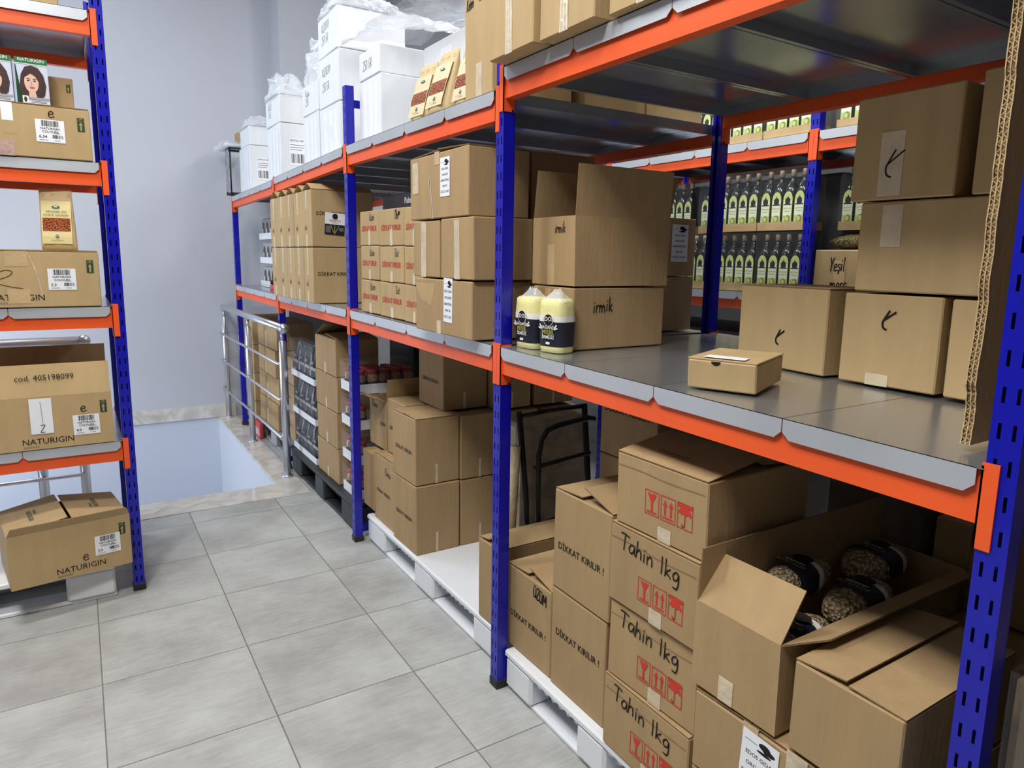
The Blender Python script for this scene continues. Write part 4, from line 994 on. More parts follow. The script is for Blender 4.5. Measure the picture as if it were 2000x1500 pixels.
# ------------------------------------------------------------------ second bay, middle shelf
zq = zm(2.8)
c = Carton('crushed brown carton with white rice label, bottom of the stack overhanging the shelf', 1.37, 1.665, 2.535, 3.095, zq, 1.766, R_(.6), amt=.005).closed()
c.sticker(c.fx, .30, .385, .06, .255, edos_label, rot=R_(-1.5)); c.mb.flat(c.fx, [(.0, .225), (.22, .225), (.17, .12), (.06, .15)], CARDP, .001); c.tape(c.fx, .23, .27, 0, .06, TAPEW); c.done()
c = Carton('taped carton farther from the post in the middle layer of the overhanging stack', 1.375, 1.665, 2.845, 3.13, 1.772, 2.026, amt=.005).closed(); c.tape(c.fx, .09, .145, 0, .25, TAPEW); c.done()
c = Carton('taped carton nearer the blue post in the middle layer of the overhanging stack', 1.37, 1.665, 2.518, 2.82, 1.772, 2.03, amt=.005).closed(); c.tape(c.fx, .13, .18, 0, .25, TAPEW); c.done()
c = Carton('brown carton with white rice label, topmost of the stack overhanging the shelf beside the post', 1.37, 1.668, 2.56, 3.158, 2.034, 2.315, R_(-.4)).closed()
c.sticker(c.fx, .335, .43, .09, .255, edos_label); c.tape(c.fx, .03, .095, .12, .26, TAPEW)
c.mb.stroke(c.fx, [(.21, .2), (.225, .1), (.24, .0)], .004, TAPEW); c.mb.stroke(c.fx, [(.225, .19), (.24, .1), (.26, .0)], .003, WHITEINK); c.top((3, 2), 'x').done()
for zz_ in ((0, 1), ):
    c = Carton('brown carton behind the open irmik carton, upper one with bare front', 1.715, 2.065, 2.62, 3.0, 1.925, 2.33).closed(); c.done()
    c = Carton('brown carton behind the irmik cartons, under the bare upper one', 1.715, 2.065, 2.62, 3.0, zm(2.8), 1.92).closed(); c.done()
c = Carton('brown carton with white rice label standing by the rear post, upper of two', 2.29, 2.62, 2.5, 2.85, 1.79, 2.07).closed(); c.sticker(c.fy, .165, .275, .07, .25, edos_label); c.done()
c = Carton('brown carton by the rear post under the rice-labelled one', 2.29, 2.62, 2.5, 2.85, zm(2.8), 1.787).closed(); c.done()
cols = ((3.78, 4.085, 'Üzüm', 'left'), (3.425, 3.772, 'Dut', 'middle'), (3.175, 3.418, '', 'right'))
rows = ('bottom', 'middle', 'top'); zr = [0, .195, .392, .592]
for ya, yb, nm, cn in cols:
    for i in range(3):
        z0 = zm((ya+yb)/2)
        c = Carton('red-printed carton with %s, %s row, %s' % ({'Üzüm': 'raisin note', 'Dut': 'mulberry note', '': 'no note'}[nm], rows[i], {'left': 'column beside the second post', 'middle': 'middle column of three', 'right': 'column against the overhanging stack'}[cn]), 1.45, 1.78, ya, yb, z0+zr[i], z0+zr[i+1]-.004, R_((.6, -.5, .3)[i]), group='red-printed cartons on the middle shelf', mt=CARDP).closed()
        dikkat(c, c.fx, c.b, c.c, c.c*.42, .03, INKRED, 'DİKKAT KIRILIR', .5, .78)
        if nm: c.mb.hand(c.fx, nm, c.b*(.52 if nm == 'Üzüm' else .66), c.c*.72, .042, squeeze=.75, wd=.003)
        if nm == 'Dut' and i == 2: c.mb.disc(c.fx, c.b*.82, c.c*.86, .014, .012, INK); c.mb.stroke(c.fx, [(c.b*.7, c.c*.95), (c.b*.74, c.c*.8)], .012, INK)
        c.tape(c.fx, c.b*.46, c.b*.56, 0, c.c*(.3 if i < 2 else .45), TAPEW); c.done()
c = Carton('flat black box with white lettering lying on the red-printed cartons', 1.58, 1.85, 3.45, 4.05, zm(3.8)+.595, zm(3.8)+.685, mt=BLKMET).closed(); c.mb.text(c.fx, 'Pulsa Photo', .34, .032, .034, WHITEINK, 'l', .01); c.done()

# ------------------------------------------------------------------ third and last bay, middle shelf
ye = [5.96, 5.70, 5.464, 5.242, 5.008, 4.779]
for i in range(5):
    for r in (0, 1):
        z0 = zm(5.3)+r*.386
        c = Carton('tall narrow taped carton, %s from the far end in the %s row' % (nth(i), ('lower', 'upper')[r]), 1.362, 1.80, ye[i+1]+.004, ye[i]-.004, z0, z0+.38, R_(random.uniform(-.6, .6)), group='tall narrow cartons in two rows on the middle shelf', mt=CARDP).closed()
        wdt = c.b
        c.mb.hand(c.fx, 'irmik', wdt*.25, c.c*.3, .045, squeeze=.45, wd=.003, mt=INKG)
        c.tape(c.fx, wdt*.35, wdt*.52, 0, c.c*.22, TAPEW); c.tape(c.fx, wdt*.38, wdt*.54, c.c*random.uniform(.45, .65), c.c, TAPEW)
        if r: c.top((24, 24), 'x', False)
        if i == 4:
            c.mb.text(c.fy, 'DİKKAT KIRILIR', .035, c.c*(.56 if r else .5), .024, INK, 'l', .012, maxw=.235)
            if r:
                def spag(m, fr, w, h):
                    m.rect(fr, 0, w, 0, h*.48, NAVY, .0004); m.disc(fr, w*.5, h*.84, w*.14, w*.14, INK, .0006); m.text(fr, 'ORGANİK', w*.5, h*.7, h*.04, INK, 'c', .01, .0006); m.text(fr, 'SPAGETTİ', w*.5, h*.6, h*.085, INKRED, 'c', .02, .0006, w*.7); m.text(fr, 'MAKARNA', w*.5, h*.53, h*.045, INKRED, 'c', .01, .0006)
                    for q in (-1, 0, 1): m.stroke(fr, [(w*.5, h*.06), (w*.5+q*w*.14, h*.3), (w*.5+q*w*.2, h*.42)], .006, OLIVE, .0006)
                    m.rect(fr, w*.72, w*.95, h*.2, h*.36, INKG, .0006); m.rect(fr, w*.06, w*.3, h*.1, h*.4, INKG, .0005)
                c.sticker(c.fy, .085, .225, .085, .235, spag, rot=R_(-4), name='pack_sample')
        c.done()
for i in range(3):
    t = tray('tray of small printed packs, %s of three at the far end of middle shelf' % lv[i], 1.6, 1.9, 6.95, 7.5, zm(7)+.235*i, .06, WCARD, .225, 'pack trays at the far end of the middle shelf', i+30)
    for j in range(3):
        m_ = thing('printed_pack', '%s small printed pack from the right in the %s tray at the far shelf end' % (nth(j), lv[i]), 'pack', (1.66, 7.05+.165*j, zm(7)+.235*i+.006), 0, 'printed packs in trays')
        m = MB(); m.box(-.04, .04, -.07, .07, 0, .2, MATS['pouch_band'], .012); m.build('pack_body', m_); m = MB(); fr = (Vector((-.041, .07, 0)), -Y, Z); m.rect(fr, .01, .13, .05, .1, INK); m.disc(fr, .07, .12, .045, .045, INK); m.rect(fr, .03, .06, .02, .1, WHITEINK, .002); m.build('pack_print', m_)
t = thing('dropper_bottle', 'tiny dark dropper bottle with pink base near the far shelf front', 'bottle', (1.5, 6.52, zm(6.5))); m = MB(); m.lathe([(.035, 0), (.035, .05), (.015, .06)], REDP, 12); m.build('bottle_body', t, True); m = MB(); m.lathe([(.03, .06), (.03, .09), (.012, .1), (.012, .15), (.004, .155)], INK, 12); m.build('dropper_cap', t, True)

# ------------------------------------------------------------------ top of the rack
for (ya, yb, x0, h, lb) in ((2.062, 2.36, 1.345, .36, 'leftmost of three overhanging the upper shelf'), (1.752, 2.05, 1.36, .4, 'middle of three overhanging the upper shelf'), (1.40, 1.722, 1.385, .38, 'rightmost of three overhanging the upper shelf')):
    z0 = zu(1.5) if False else 2.579
    c = Carton('brown carton with frayed clear tape, '+lb, x0, 1.85, ya, yb, z0, z0+h, R_(random.uniform(-1, 1)), mt=CARDP, amt=.004, group='cartons overhanging the upper shelf').closed()
    c.tape(c.fx, c.b*.4, c.b*.55, 0, .3, TAPEW)
    for q in range(3): c.mb.stroke(c.fx, [(c.b*(.4+.06*q), .22), (c.b*(.42+.05*q), .1), (c.b*(.4+.07*q), .0)], .003, WHITEINK, .002)
    c.done()
c = Carton('tall brown carton with handwritten flax seed note beside the near post on the upper shelf', 1.45, 1.85, 2.522, 2.755, zu(2.6)-.0, 3.02, mt=CARDP).closed()
c.mb.hand(c.fx, 'Keten', .02, .36, .045, squeeze=.5, slope=.05, wd=.004); c.mb.hand(c.fx, 'Tohumu', .12, .375, .045, squeeze=.42, slope=.05, wd=.004); c.tape(c.fx, .1, .15, 0, .14, TAPEW); c.done()

def kraft_pouch(label, x, y, z, rz, w, d, h, lean=0., group=None, seeds=None, title=True, lab=None):
    """stand-up pouch, front to local -x"""
    t = thing('kraft_pouch', label, 'stand-up pouch', (x, y, z), rz, group, 0, lean)
    def ring(u):
        dd = d*(1-.9*max(0, (u-.12)/.88)**1.1) if u > .12 else d*(.8+u*1.7); ww = w*(.96+.04*math.cos(u*3)); o = []
        for q in range(20):
            a = 2*math.pi*q/20; cx, cy = math.cos(a), math.sin(a); e = (abs(cx)**3.4+abs(cy)**3.4)**(-1/3.4)
            o.append((cx*e*dd/2+.012*u*0+.004*noise.noise(Vector((cx*3, cy*3+x*7, u*6))), cy*e*ww/2, u*h))
        return o
    m = MB(); m.loft([ring(i/14) for i in range(15)], KRAFT); m.build('pouch_body', t, True)
    m = MB()
    for u in (.87, .9): m.loft([ring(u), ring(u+.008)], CARDK, False)
    m.xf = Matrix.Scale(1.02, 4, (1, 0, 0)); m.build('zip_seal', t)
    def fp(u): return min(p[0] for p in ring(u))
    u0, u1 = .1, .8; a, b = Vector((fp(.16)-.006, w/2*.84, h*u0)), Vector((fp(.8)-.005, w/2*.84, h*u1))
    v = (b-a).normalized(); fr = (a, -Y, v); L = (b-a).length; W = w*.84
    l = MB()
    def curved(x0, x1, y0, y1, mt, lift):
        n_ = 6
        for i in range(n_):
            ua, ub = u0+(u1-u0)*(y0+(y1-y0)*i/n_)/L, u0+(u1-u0)*(y0+(y1-y0)*(i+1)/n_)/L
            l.add([(fp(ua)-lift, W/2-x0, ua*h), (fp(ua)-lift, W/2-x1, ua*h), (fp(ub)-lift, W/2-x1, ub*h), (fp(ub)-lift, W/2-x0, ub*h)], [(0, 1, 2, 3)], mt)
    curved(0, W, 0, L, lab or POUCHLAB, .0015)
    curved(W*.04, W*.96, L*.3, L*.6, seeds or LENTIL, .003)
    um = lambda yy: u0+(u1-u0)*yy/L
    def loc_fr(yy): return (Vector((fp(um(yy))-.0045, W/2, um(yy)*h)), -Y, v)
    f = loc_fr(L*.86); l.disc(f, W*.5, 0, W*.14, L*.03, mat_get('teal_print'), .001); l.rect(f, W*.44, W*.56, -.002, .002, WHITEINK, .002)
    if title:
        l.text(loc_fr(L*.73), 'ORGANİK ACI', W*.5, 0, L*.045, INK, 'c', 0, .001, W*.8); l.text(loc_fr(L*.65), 'KAVRUK ÇEKİRDEK', W*.5, 0, L*.04, INK, 'c', 0, .001, W*.85)
    f = loc_fr(L*.18); l.disc(f, W*.5, 0, W*.06, W*.06, mat_get('teal_print'), .001); l.rect(f, W*.45, W*.55, -.001, .002, WHITEINK, .002)
    l.rect(loc_fr(L*.08), W*.3, W*.7, 0, .002, INKG, .001)
    l.build('front_label', t)
    return t
mat('teal_print', (40, 92, 96), .4)
gp = 'kraft pouches leaning at the upper shelf edge'
kraft_pouch('leftmost kraft pouch with reddish seed window on the upper shelf edge', 1.55, 3.35, zu(3.3)+.008, R_(4), .19, .13, .29, R_(4), gp, None, False, POUCHPALE)
kraft_pouch('middle kraft pouch with an orange-red seed window on the upper shelf edge', 1.535, 3.12, zu(3.1)+.012, R_(3), .19, .13, .30, R_(7), gp, None, False, POUCHPALE)
kraft_pouch('kraft pouch half hidden by the tall flax carton on the upper shelf edge', 1.54, 2.865, zu(2.9)+.008, R_(2), .17, .12, .275, R_(4), gp, None, False, POUCHPALE)

def white_carton(label, x0, x1, y0, y1, z0, z1, text=None, bar=False, opened=False, group='white cartons on the upper shelf'):
    c = Carton(label, x0, x1, y0, y1, z0, z1, R_(random.uniform(-1, 1)), mt=WCARD, group=group, amt=.0035)
    if opened: c.open({'-x': (3, .0, 0)} if False else {}, mt_in=WCARD)
    else: c.closed()
    if text:
        for k, ln in enumerate(text): c.mb.hand(c.fx, ln, c.b*.2, c.c*(.62-.3*k), .05, squeeze=.72 if len(ln) > 6 else .85, slope=.02, wd=.0028, mt=INKG)
    else:
        for q in (.22, .5, .72): c.mb.rect(c.fx, c.b*q, c.b*(q+.14), c.c*.05, c.c*.9, LABEL, .0006)
    if bar:
        def lb(m, fr, w, h):
            m.text(fr, 'LENTILS 500', w*.06, h*.88, h*.07, INK, 'l', .01, .0004)
            for q in range(3): m.rect(fr, w*.06, w*(.9-.1*q), h*(.74-.09*q), h*(.76-.09*q), INKG, .0004)
            barcode(m, fr, w*.08, w*.94, h*.08, h*.42, 24, 4)
        c.sticker(c.fy, c.a*.28, c.a*.9, c.c*.28, c.c*.75, lb)
    return c.done()
c = Carton('brown carton behind the tall flax carton, seen through the gap between shelf levels', 1.9, 2.25, 2.50, 2.78, zu(2.6), 2.95, mt=CARDP).closed(); c.done()
c = Carton('brown carton nearest the rear post in the gap between the shelf levels', 2.26, 2.62, 2.50, 2.78, zu(2.6), 2.95, mt=CARDP).closed(); c.done()
def film_bag(label, x0, x1, y0, y1, z0, z1, seed, amp=.05, lean=(0, 0)):
    """open crumpled clear bag: a sleeve pinched and folded over at the top"""
    t = thing('plastic_bag', label, 'plastic bag', ((x0+x1)/2, (y0+y1)/2, z0), 0, 'clear plastic bags over the white cartons'); a, b, h = (x1-x0)/2, (y1-y0)/2, z1-z0
    def fn(u, v):
        an = 2*math.pi*u; cx, cy = math.cos(an), math.sin(an); e = (abs(cx)**6+abs(cy)**6)**(-1/6)
        k = 1-.62*v**1.6; p = Vector((cx*e*a*k+lean[0]*v, cy*e*b*k+lean[1]*v, h*v))
        n = noise.noise_vector(Vector((cx*2.2+seed, cy*2.2, v*3.5)))*amp*min(1, v*2.4)+noise.noise_vector(Vector((cx*6+seed, cy*6, v*10)))*amp*.35*min(1, v*3)
        return p+n
    m = MB(); m.grid(fn, 56, 18, FILM); m.build('film', t, True); return t
white_carton('white carton standing on the upper shelf left of the kraft pouches, lower one', 1.5, 1.98, 3.85, 4.19, zu(4), 2.872)
white_carton('upper white carton with handwritten weight, under the crumpled clear sheet', 1.5, 1.98, 3.86, 4.185, 2.876, 3.03, ('', '250 GR'))
white_carton('white carton at the bottom of the tallest stack on the upper shelf', 1.49, 1.95, 4.535, 4.955, zu(4.7), 2.838)
white_carton('white carton with two handwritten lines, middle of the tallest stack', 1.49, 1.95, 4.535, 4.955, 2.842, 3.158, ('KUZUCAYI', '250 GR'))
white_carton('white carton with two handwritten lines, top of the tallest stack', 1.49, 1.95, 4.535, 4.955, 3.162, 3.41, ('KUZUCAYI', '250 GR'))
white_carton('white carton left of the tallest stack, lower of two', 1.49, 1.95, 4.99, 5.37, zu(5.2), 2.852)
white_carton('white carton left of the tallest stack with handwriting, upper of two', 1.49, 1.95, 4.99, 5.37, 2.856, 3.06, ('Kuzu', '250'))
white_carton('white carton with a barcode label on its side, lower of the middle pile', 1.49, 1.74, 6.06, 6.52, zu(6.3), 2.93, None, True)
white_carton('white carton with handwriting, upper of the middle pile', 1.49, 1.74, 6.06, 6.52, 2.934, 3.15, ('KUZU', '1 KG'))
white_carton('white carton with a barcode label on its side, farthest on the upper shelf', 1.49, 1.72, 7.28, 7.74, zu(7.6), 2.9, None, True)
white_carton('small white carton on top of the farthest white carton', 1.5, 1.7, 7.29, 7.72, 2.906, 3.08)
film_bag('clear plastic bag rising above the farthest white carton', 1.49, 1.74, 7.27, 7.75, 3.085, 3.2, 3.1, .03)
film_bag('clear plastic bag slumped over the handwritten carton of the middle pile', 1.47, 1.78, 6.04, 6.54, 3.154, 3.36, 7.7, .05, (0, .12))
film_bag('upright crumpled clear bag on the carton left of the tallest stack', 1.5, 1.9, 5.02, 5.40, 3.064, 3.42, 12.3, .07, (0, .2))
film_bag('thin clear bag over the top of the tallest stack', 1.47, 2.0, 4.52, 4.97, 3.414, 3.56, 17.9, .05)
t = thing('plastic_sheet', 'large crumpled clear plastic sheet draped from the tallest white stack towards the flax carton', 'plastic sheet', (1.72, 3.5, 3.012))
def sheet(u, v):
    y = 1.0-1.75*u; x = -.26+.62*v
    zt_ = .105 if y > .34 else .105-.0*(y)
    z_ = .11+.05*math.sin(u*7+1)+(.1*math.exp(-((u-.15)/.12)**2))-.13*max(0, .22-v)/.22*(1 if u > .02 else 0)+.06*v
    n = noise.noise_vector(Vector((u*6, v*3, 2.2)))*.05+noise.noise_vector(Vector((u*19, v*9, 5.1)))*.022
    return Vector((x, y, max(z_, .1))) + Vector((n.x, n.y, abs(n.z)+n.z*.2))
m = MB(); m.grid(sheet, 60, 24, FILM); m.build('film', t, True)
white_carton('white carton behind the kraft pouches under the clear sheet', 1.72, 2.2, 2.8, 3.74, zu(3.2), 3.0)
t = thing('foil_stand', 'black wire stand with a silver foil sheet and flat film parcels at the rack end', 'stand', (1.425, 7.935, zu(7.85)+.014))
m = MB()
for p in ((-.02, .06), (-.02, -.16), (.3, .06), (.3, -.16)): m.tube([(p[0], p[1], 0), (p[0], p[1], .46)], .008, BLKMET, 8)
m.tube([(-.02, .06, .46), (.3, .06, .46)], .008, BLKMET, 8); m.tube([(-.02, -.16, .46), (.3, -.16, .46)], .008, BLKMET, 8); m.tube([(-.02, .06, .46), (-.02, -.16, .46)], .008, BLKMET, 8); m.box(-.03, .31, -.17, .07, 0, .02, BLKMET, .004); m.build('wire_frame', t, True)
m = MB(); m.grid(lambda u, v: (-.03+.012*noise.noise(Vector((u*5, v*9, 1))), .05-.2*u, .03+.42*v), 10, 14, SILVER); m.build('foil_sheet', t, True)
t2 = thing('film_parcel', 'flat film-wrapped parcel lying on the black wire stand at the rack end', 'parcel', (1.5, 7.975, zu(7.9)+.484))
m = MB(); m.box(-.14, .18, -.2, .24, 0, .04, WCARD, .015); m.build('parcel', t2); m = MB(); film_cover(m, -.16, .2, -.22, .27, 0, .055, FILM, 4, .008); m.build('film', t2, True)
c = Carton('small brown carton scrap on the film parcel at the rack end', 1.5, 1.62, 7.86, 8.0, zu(7.9)+.553, zu(7.9)+.65, mt=CARDP).closed(); c.done()

# ------------------------------------------------------------------ left rack
def nat(c, num, w, lx, ly, up=True, brand=None, e=None):
    if brand: naturigin_brand(c.mb, c.fy, *brand)
    if e: c.mb.hand(c.fy, e[0], e[1], e[2], e[3], wd=.004)
    if up: up_mark(c.mb, c.fy, c.a-.055, c.c-.105, .03)
    c.sticker(c.fy, lx, lx+.118, ly, ly+.105, naturigin_label(num))
c = Carton('cream carton with white label on the left rack, under the hair dye boxes', -.55, .108, 4.162, 4.62, 2.306, 2.549, R_(.8), mt=CARDP).closed()
nat(c, '6.34', 0, c.a-.228, .075, True, None, ('e', c.a-.175, .19, .055)); c.tape(c.fy, .2, .34, .0, .07, mat('lilac_tape', (176, 150, 140), .4, vary=.2, nscale=60)); c.tape(c.fy, .3, .345, .16, .243, LABEL); c.mb.flat(c.fy, [(.2, .243), (.33, .243), (.36, .1), (.31, .1)], CARDP, .001); c.top((1, 1), 'x').done()
def hair_box(label, x0, y0, z0, rz=0.):
    t = thing('hair_dye_box', label, 'box', (x0+.064, y0+.04, z0), rz, 'hair dye boxes on the carton'); w, d, h = .128, .075, .205
    m = MB(); m.box(-w/2, w/2, -d/2, d/2, 0, h, LILAC, .002); m.build('box_body', t)
    p = MB(); fr = (Vector((-w/2, -d/2, 0)), X, Z); p.rect(fr, 0, w, h*.87, h, GREENB); p.text(fr, 'NATURIGIN', w*.5, h*.92, .014, WHITEINK, 'c', .005, .0016, w*.8); p.rect(fr, 0, w, h*.855, h*.87, MATS['bottle_label_pale'])
    p.flat(fr, [(0, 0), (w*.22, 0), (w*.1, h*.4), (w*.03, h*.82), (0, h*.85)], GREEND, .001)
    p.flat(fr, [(w*.17, h*.08), (w*.1, h*.38), (w*.16, h*.62), (w*.3, h*.8), (w*.5, h*.84), (w*.7, h*.8), (w*.85, h*.65), (w*.92, h*.42), (w*.86, h*.2), (w*.72, h*.1)], HAIR, .0016)
    p.disc(fr, w*.47, h*.46, w*.22, h*.225, SKIN, .0022, 24); p.flat(fr, [(w*.38, h*.3), (w*.56, h*.3), (w*.62, h*.1), (w*.36, h*.1)], SKIN, .002)
    p.flat(fr, [(w*.24, h*.6), (w*.36, h*.72), (w*.56, h*.72), (w*.72, h*.56), (w*.68, h*.5), (w*.6, h*.6), (w*.46, h*.66), (w*.3, h*.58)], HAIR, .0028)
    for q in (.38, .57): p.disc(fr, w*q, h*.5, w*.045, h*.012, INK, .003); p.disc(fr, w*q, h*.54, w*.06, h*.008, HAIR, .003)
    p.stroke(fr, [(w*.475, h*.48), (w*.465, h*.42), (w*.49, h*.41)], .0014, LIPS, .003); p.disc(fr, w*.48, h*.35, w*.08, h*.02, LIPS, .003)
    p.rect(fr, w*.18, w*.98, h*.09, h*.14, MATS['grey_plastic'], .0026); p.rect(fr, w*.18, w, 0, h*.08, LILAC, .0026); p.rect(fr, w*.16, w*.34, .0, h*.16, WHITEINK, .003); p.disc(fr, w*.25, h*.08, w*.05, h*.06, HAIR, .0036)
    for k in range(2): p.rect(fr, w*.42, w*.9, h*(.02+.03*k), h*(.032+.03*k), INKG, .003)
    p.build('front_print', t); return t
hair_box('green-topped hair dye box with a smiling face, right one of two', -.178, 4.175, 2.556, R_(1)); hair_box('green-topped hair dye box cut by the left frame edge', -.318, 4.175, 2.556, R_(-1))
c = Carton('small brown carton behind the hair dye boxes on the left rack', -.06, .052, 4.30, 4.55, 2.556, 2.715).closed(); up_mark(c.mb, c.fy, c.a-.03, .09, .018); c.done()
c = Carton('brown carton on the top shelf of left rack, mostly above the frame', -.55, .02, 4.2, 4.6, 3.022, 3.3).closed(); c.done()
c = Carton('cream carton with scribbled loop on the left rack, kraft pouch standing on top', -.55, .098, 4.162, 4.6, 1.586, 1.86, R_(.6), mt=CARDP).closed()
nat(c, '5.3', 0, c.a-.222, .085, True, (c.a-.46, .035, .03)); c.mb.hand(c.fy, 'ε', c.a-.45, .09, .085, wd=.003); c.tape(c.fy, c.a-.39, c.a-.3, .2, .274, TAPE); c.tape(c.fy, c.a-.39, c.a-.3, .02, .09, TAPE)
c.mb.stroke(c.fy, [(c.a-.3, .27), (c.a-.27, .18), (c.a-.25, .06)], .006, TAPEW); c.top((1, 1), 'x').done()
t = kraft_pouch('kraft pouch with a yellow label and orange seed window on the left rack', -.062, 4.235, 1.868, R_(82), .15, .095, .3, 0, None)
c = Carton('cream carton with raised front flap and white label on the fourth shelf of left rack', -.55, .107, 4.162, 4.56, .868, 1.137, R_(.5), mt=CARDP)
c.open({'-y': (-14, .165, .0), '+y': (-4, .215, .0)}, .006, mt_in=CARD)
nat(c, '4.0', 0, c.a-.18, .055, True, (c.a-.4, .028, .03), ('e', c.a-.145, .175, .055)); c.sticker(c.fy, c.a-.36, c.a-.265, .08, .262, lambda m, fr, w, h: (m.hand(fr, 'Z', w*.4, h*.05, .035, wd=.003), m.stroke(fr, [(w*.55, h*.3), (w*.5, h*.9)], .002, INKG)))
A_ = R_(-14); o_ = Vector((-c.a/2, -c.b/2-.003, c.c)); c.mb.text((o_, X, Vector((0, -math.sin(A_), math.cos(A_)))), 'cod. 405198099', c.a-.41, .085, .028, INK, 'l', 0, .0045); c.done()
c = Carton('cream carton with gaping top flaps on the white pallet under the left rack', -.385, .155, 4.05, 4.50, .2, .478, R_(9), mt=CARDP)
c.root.location = Vector((-.155, 4.285, .2))*S
c.open({'-y': (28, .05, .015), '+x': (-82, .262, .0), '-x': (-80, .262, .0)}, .006)
nat(c, '3.0', 0, c.a-.17, .085, True, (c.a-.345, .03, .03), ('e', c.a-.23, .075, .06))
for sx, an in ((1, R_(-82)), (-1, R_(-80))):
    dh = Vector((sx*math.sin(an), 0, math.cos(an))); o_ = Vector((sx*(c.a/2-.003), -sx*.12, c.c))+dh*.11
    c.mb.text((o_, Y*sx, dh), 'NATURIGIN', .06, 0, .022, INKGREEN, 'l', .01, .006); c.mb.text((o_+dh*.03, Y*sx, dh), 'DENMARK', .06, 0, .012, INKGREEN, 'l', .01, .006)
c.done()

# ------------------------------------------------------------------ oil bottles on the far rack
BH = .352
def bottle(label, x, y, z, group):
    t = thing('oil_bottle', label, 'bottle', (x, y, z), 0, group)
    m = MB(); r = .037
    m.lathe([(r*.9, 0), (r, .006), (r, .205), (r*.93, .235), (r*.7, .262), (r*.42, .278), (.0135, .288), (.0135, .315)], GLASSD, 16, sq=2.2); m.build('glass', t, True)
    m = MB(); m.lathe([(.0155, .312), (.0155, BH-.004), (.0135, BH)], CAPM, 12); m.build('cap', t, True)
    l = MB(); fr = (Vector((-r-.0012, r*.86, 0)), -Y, Z); W = r*1.72
    l.flat(fr, [(0, .01), (W, .01), (W, .175)]+[(W/2+W/2*math.cos(q*math.pi/10), .175+W*.75*math.sin(q*math.pi/10)) for q in range(1, 10)]+[(0, .175)], BLAB, 0)
    l.rect(fr, W*.05, W*.95, .08, .172, BLABY, .0006); l.disc(fr, W*.5, .165, W*.3, .022, INK, .0009); l.flat(fr, [(W*.3, .15), (W*.7, .15), (W*.58, .185), (W*.5, .2), (W*.42, .185)], INK, .0009)
    l.rect(fr, W*.1, W*.9, .142, .15, INK, .0009); l.text(fr, 'ZEYTİNYAĞI', W*.5, .118, .009, OLIVEG, 'c', .01, .0009, W*.8); l.rect(fr, W*.2, W*.8, .105, .108, OLIVEG, .0009)
    l.disc(fr, W*.58, .058, W*.3, .026, OLIVEG, .0009); l.disc(fr, W*.52, .062, W*.18, .014, BLAB, .0012); l.rect(fr, W*.1, W*.5, .024, .03, BLABY, .0009)
    l.build('front_label', t); return t
b0 = [None]
def bottle_tray(label, y0, n, z0, x0, pitch, word, film=True, seed=0, mt=None):
    y1 = y0+n*pitch+.006; t = tray(label, x0, x0+.18, y0, y1, z0, .05, mt or CARDP, BH*1.045, 'shrink-wrapped bottle trays on the far rack', seed)
    for i in range(n):
        lb = 'oil bottle, %s from the near end in %s' % (nth(i), word)
        p = (x0+.048, y0+.003+pitch*(i+.5), z0+.007)
        if b0[0] is None: b0[0] = bottle(lb, *p, 'oil bottles on the far rack')
        else: dup(b0[0], p, lb)
zl = 1.678; zu2 = zl+.378; zt2 = 2.605; px = 3.625
bottle_tray('tray of oil bottles in the lower layer, left of the far post', 2.622, 4, zl, px, .079, 'the lower tray beside the far post', seed=50)
bottle_tray('tray of oil bottles in the lower layer, second left of the far post', 2.957, 4, zl, px, .080, 'the lower tray second from far post', seed=51)
bottle_tray('tray of oil bottles in the lower layer, partly behind the rear post', 3.295, 4, zl, px, .080, 'the lower tray behind the rear post', seed=52)
bottle_tray('tray of oil bottles in the upper layer, left of the far post', 2.624, 4, zu2, px, .080, 'the upper tray beside the far post', seed=53)
bottle_tray('tray of oil bottles in the upper layer, second left of the far post', 2.958, 4, zu2, px, .081, 'the upper tray second from far post', seed=54)
bottle_tray('dark tray of oil bottles set back in the upper layer beside the rear post', 3.30, 3, zu2, 3.74, .082, 'the set-back tray by the rear post', seed=55)
bottle_tray('dark tray of oil bottles in the lower layer left of the rear post', 3.63, 4, zl, 3.74, .082, 'the lower tray past the rear post', seed=56)
bottle_tray('dark tray of oil bottles in the upper layer left of the rear post', 3.63, 4, zu2, 3.74, .082, 'the upper tray past the rear post', seed=57)
bottle_tray('tray of oil bottles on the top level next to the far post', 2.622, 4, zt2, px, .081, 'the top-level tray beside the far post', seed=58)
bottle_tray('tray of oil bottles on the top level, second left of the far post', 2.961, 4, zt2, px, .082, 'the top-level tray second from far post', seed=59)
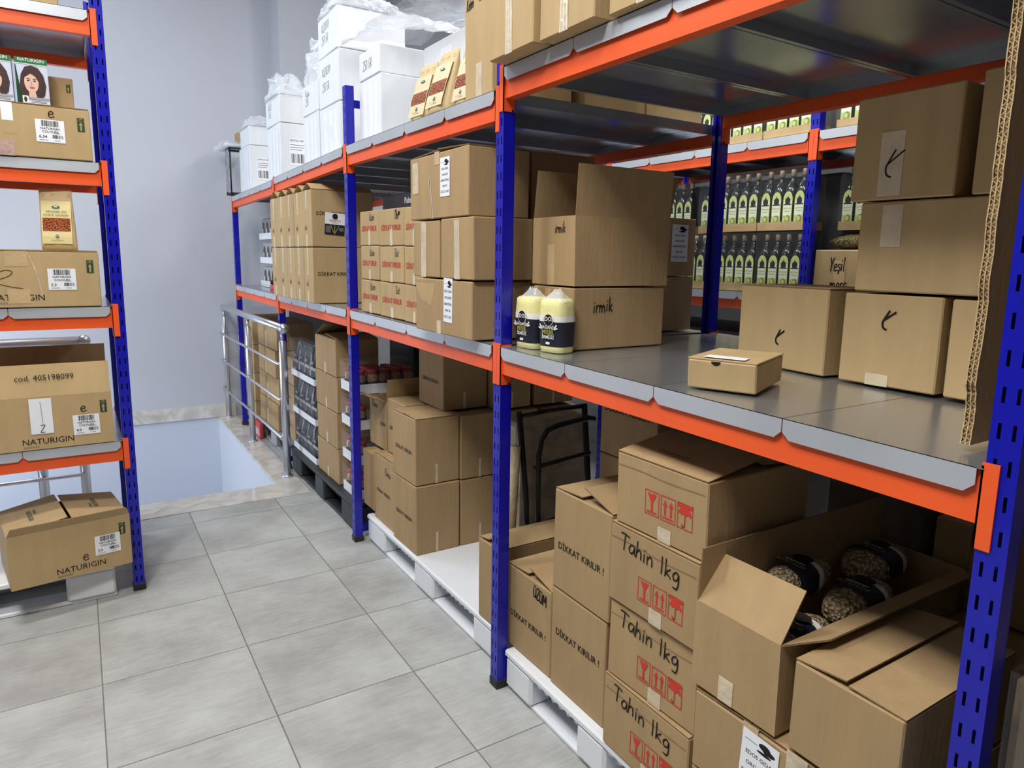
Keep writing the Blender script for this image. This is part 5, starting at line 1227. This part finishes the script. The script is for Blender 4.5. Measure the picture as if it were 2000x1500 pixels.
bottle_tray('tray of oil bottles on the top level behind the rear post', 3.303, 4, zt2, px, .082, 'the top-level tray behind the rear post', seed=60)
bottle_tray('tray of oil bottles on the top level right of the far post', 2.22, 3, zt2, px+.03, .085, 'the top-level tray past the far post', seed=61)
bottle_tray('dark film-wrapped tray of oil bottles right of the far post', 2.18, 4, zu2, 3.8, .082, 'the film-wrapped tray past the far post', seed=62)
c = Carton('brown carton with handwritten lentil note and a lentil bag on top', 3.64, 3.94, 2.20, 2.54, zl, zl+.262, mt=CARDP).closed()
c.mb.hand(c.fx, 'Yeşil', .1, .145, .075, squeeze=.6, wd=.007); c.mb.hand(c.fx, 'merc.', .11, .04, .075, squeeze=.62, wd=.007); c.tape(c.fx, .13, .2, .0, .2, TAPE); c.done()
t = thing('lentil_bag', 'clear bag of green lentils lying on the handwritten lentil carton', 'bag of lentils', (3.78, 2.37, zl+.264))
m = MB(); m.grid(lambda u, v: (math.cos(2*math.pi*v)*.1*math.sin(math.pi*min(max(u, .03), .97))**.4, (u-.5)*.3, .045+math.sin(2*math.pi*v)*.043*math.sin(math.pi*min(max(u, .03), .97))**.4), 18, 18, GLENTIL); m.build('filled_bag', t, True)
wrapped('added dark block for the shaded goods under the bottle shelf of the far rack', 3.66, 4.4, 2.7, 4.34, 0.0, 1.4, mat('shade_backing', (44, 42, 42), .5, vary=.1))  # added block, shade below the shelf put into its colour

SHADE = MATS['shade_backing']  # near-black backing in place of rear bottle rows lost in shade
wrapped('added dark block for shaded bottles in the back of the bottle shelf on the far rack', 4.02, 4.42, 2.64, 4.33, 1.68, 2.42, SHADE)
wrapped('added dark block for shaded bottles at the back of the shelf behind the lentil carton', 4.02, 4.42, 1.2, 2.53, 1.68, 2.42, SHADE)
wrapped('added dark block for shaded bottles at the back of the top level of the far rack', 3.95, 4.42, 1.2, 3.65, 2.607, 2.95, SHADE)
wrapped('added dark block for shade on the floor of the far rack under the lentil carton', 3.66, 4.4, .9, 2.5, 0.0, 1.4, SHADE)  # added block, its dark colour is the shade under this shelf
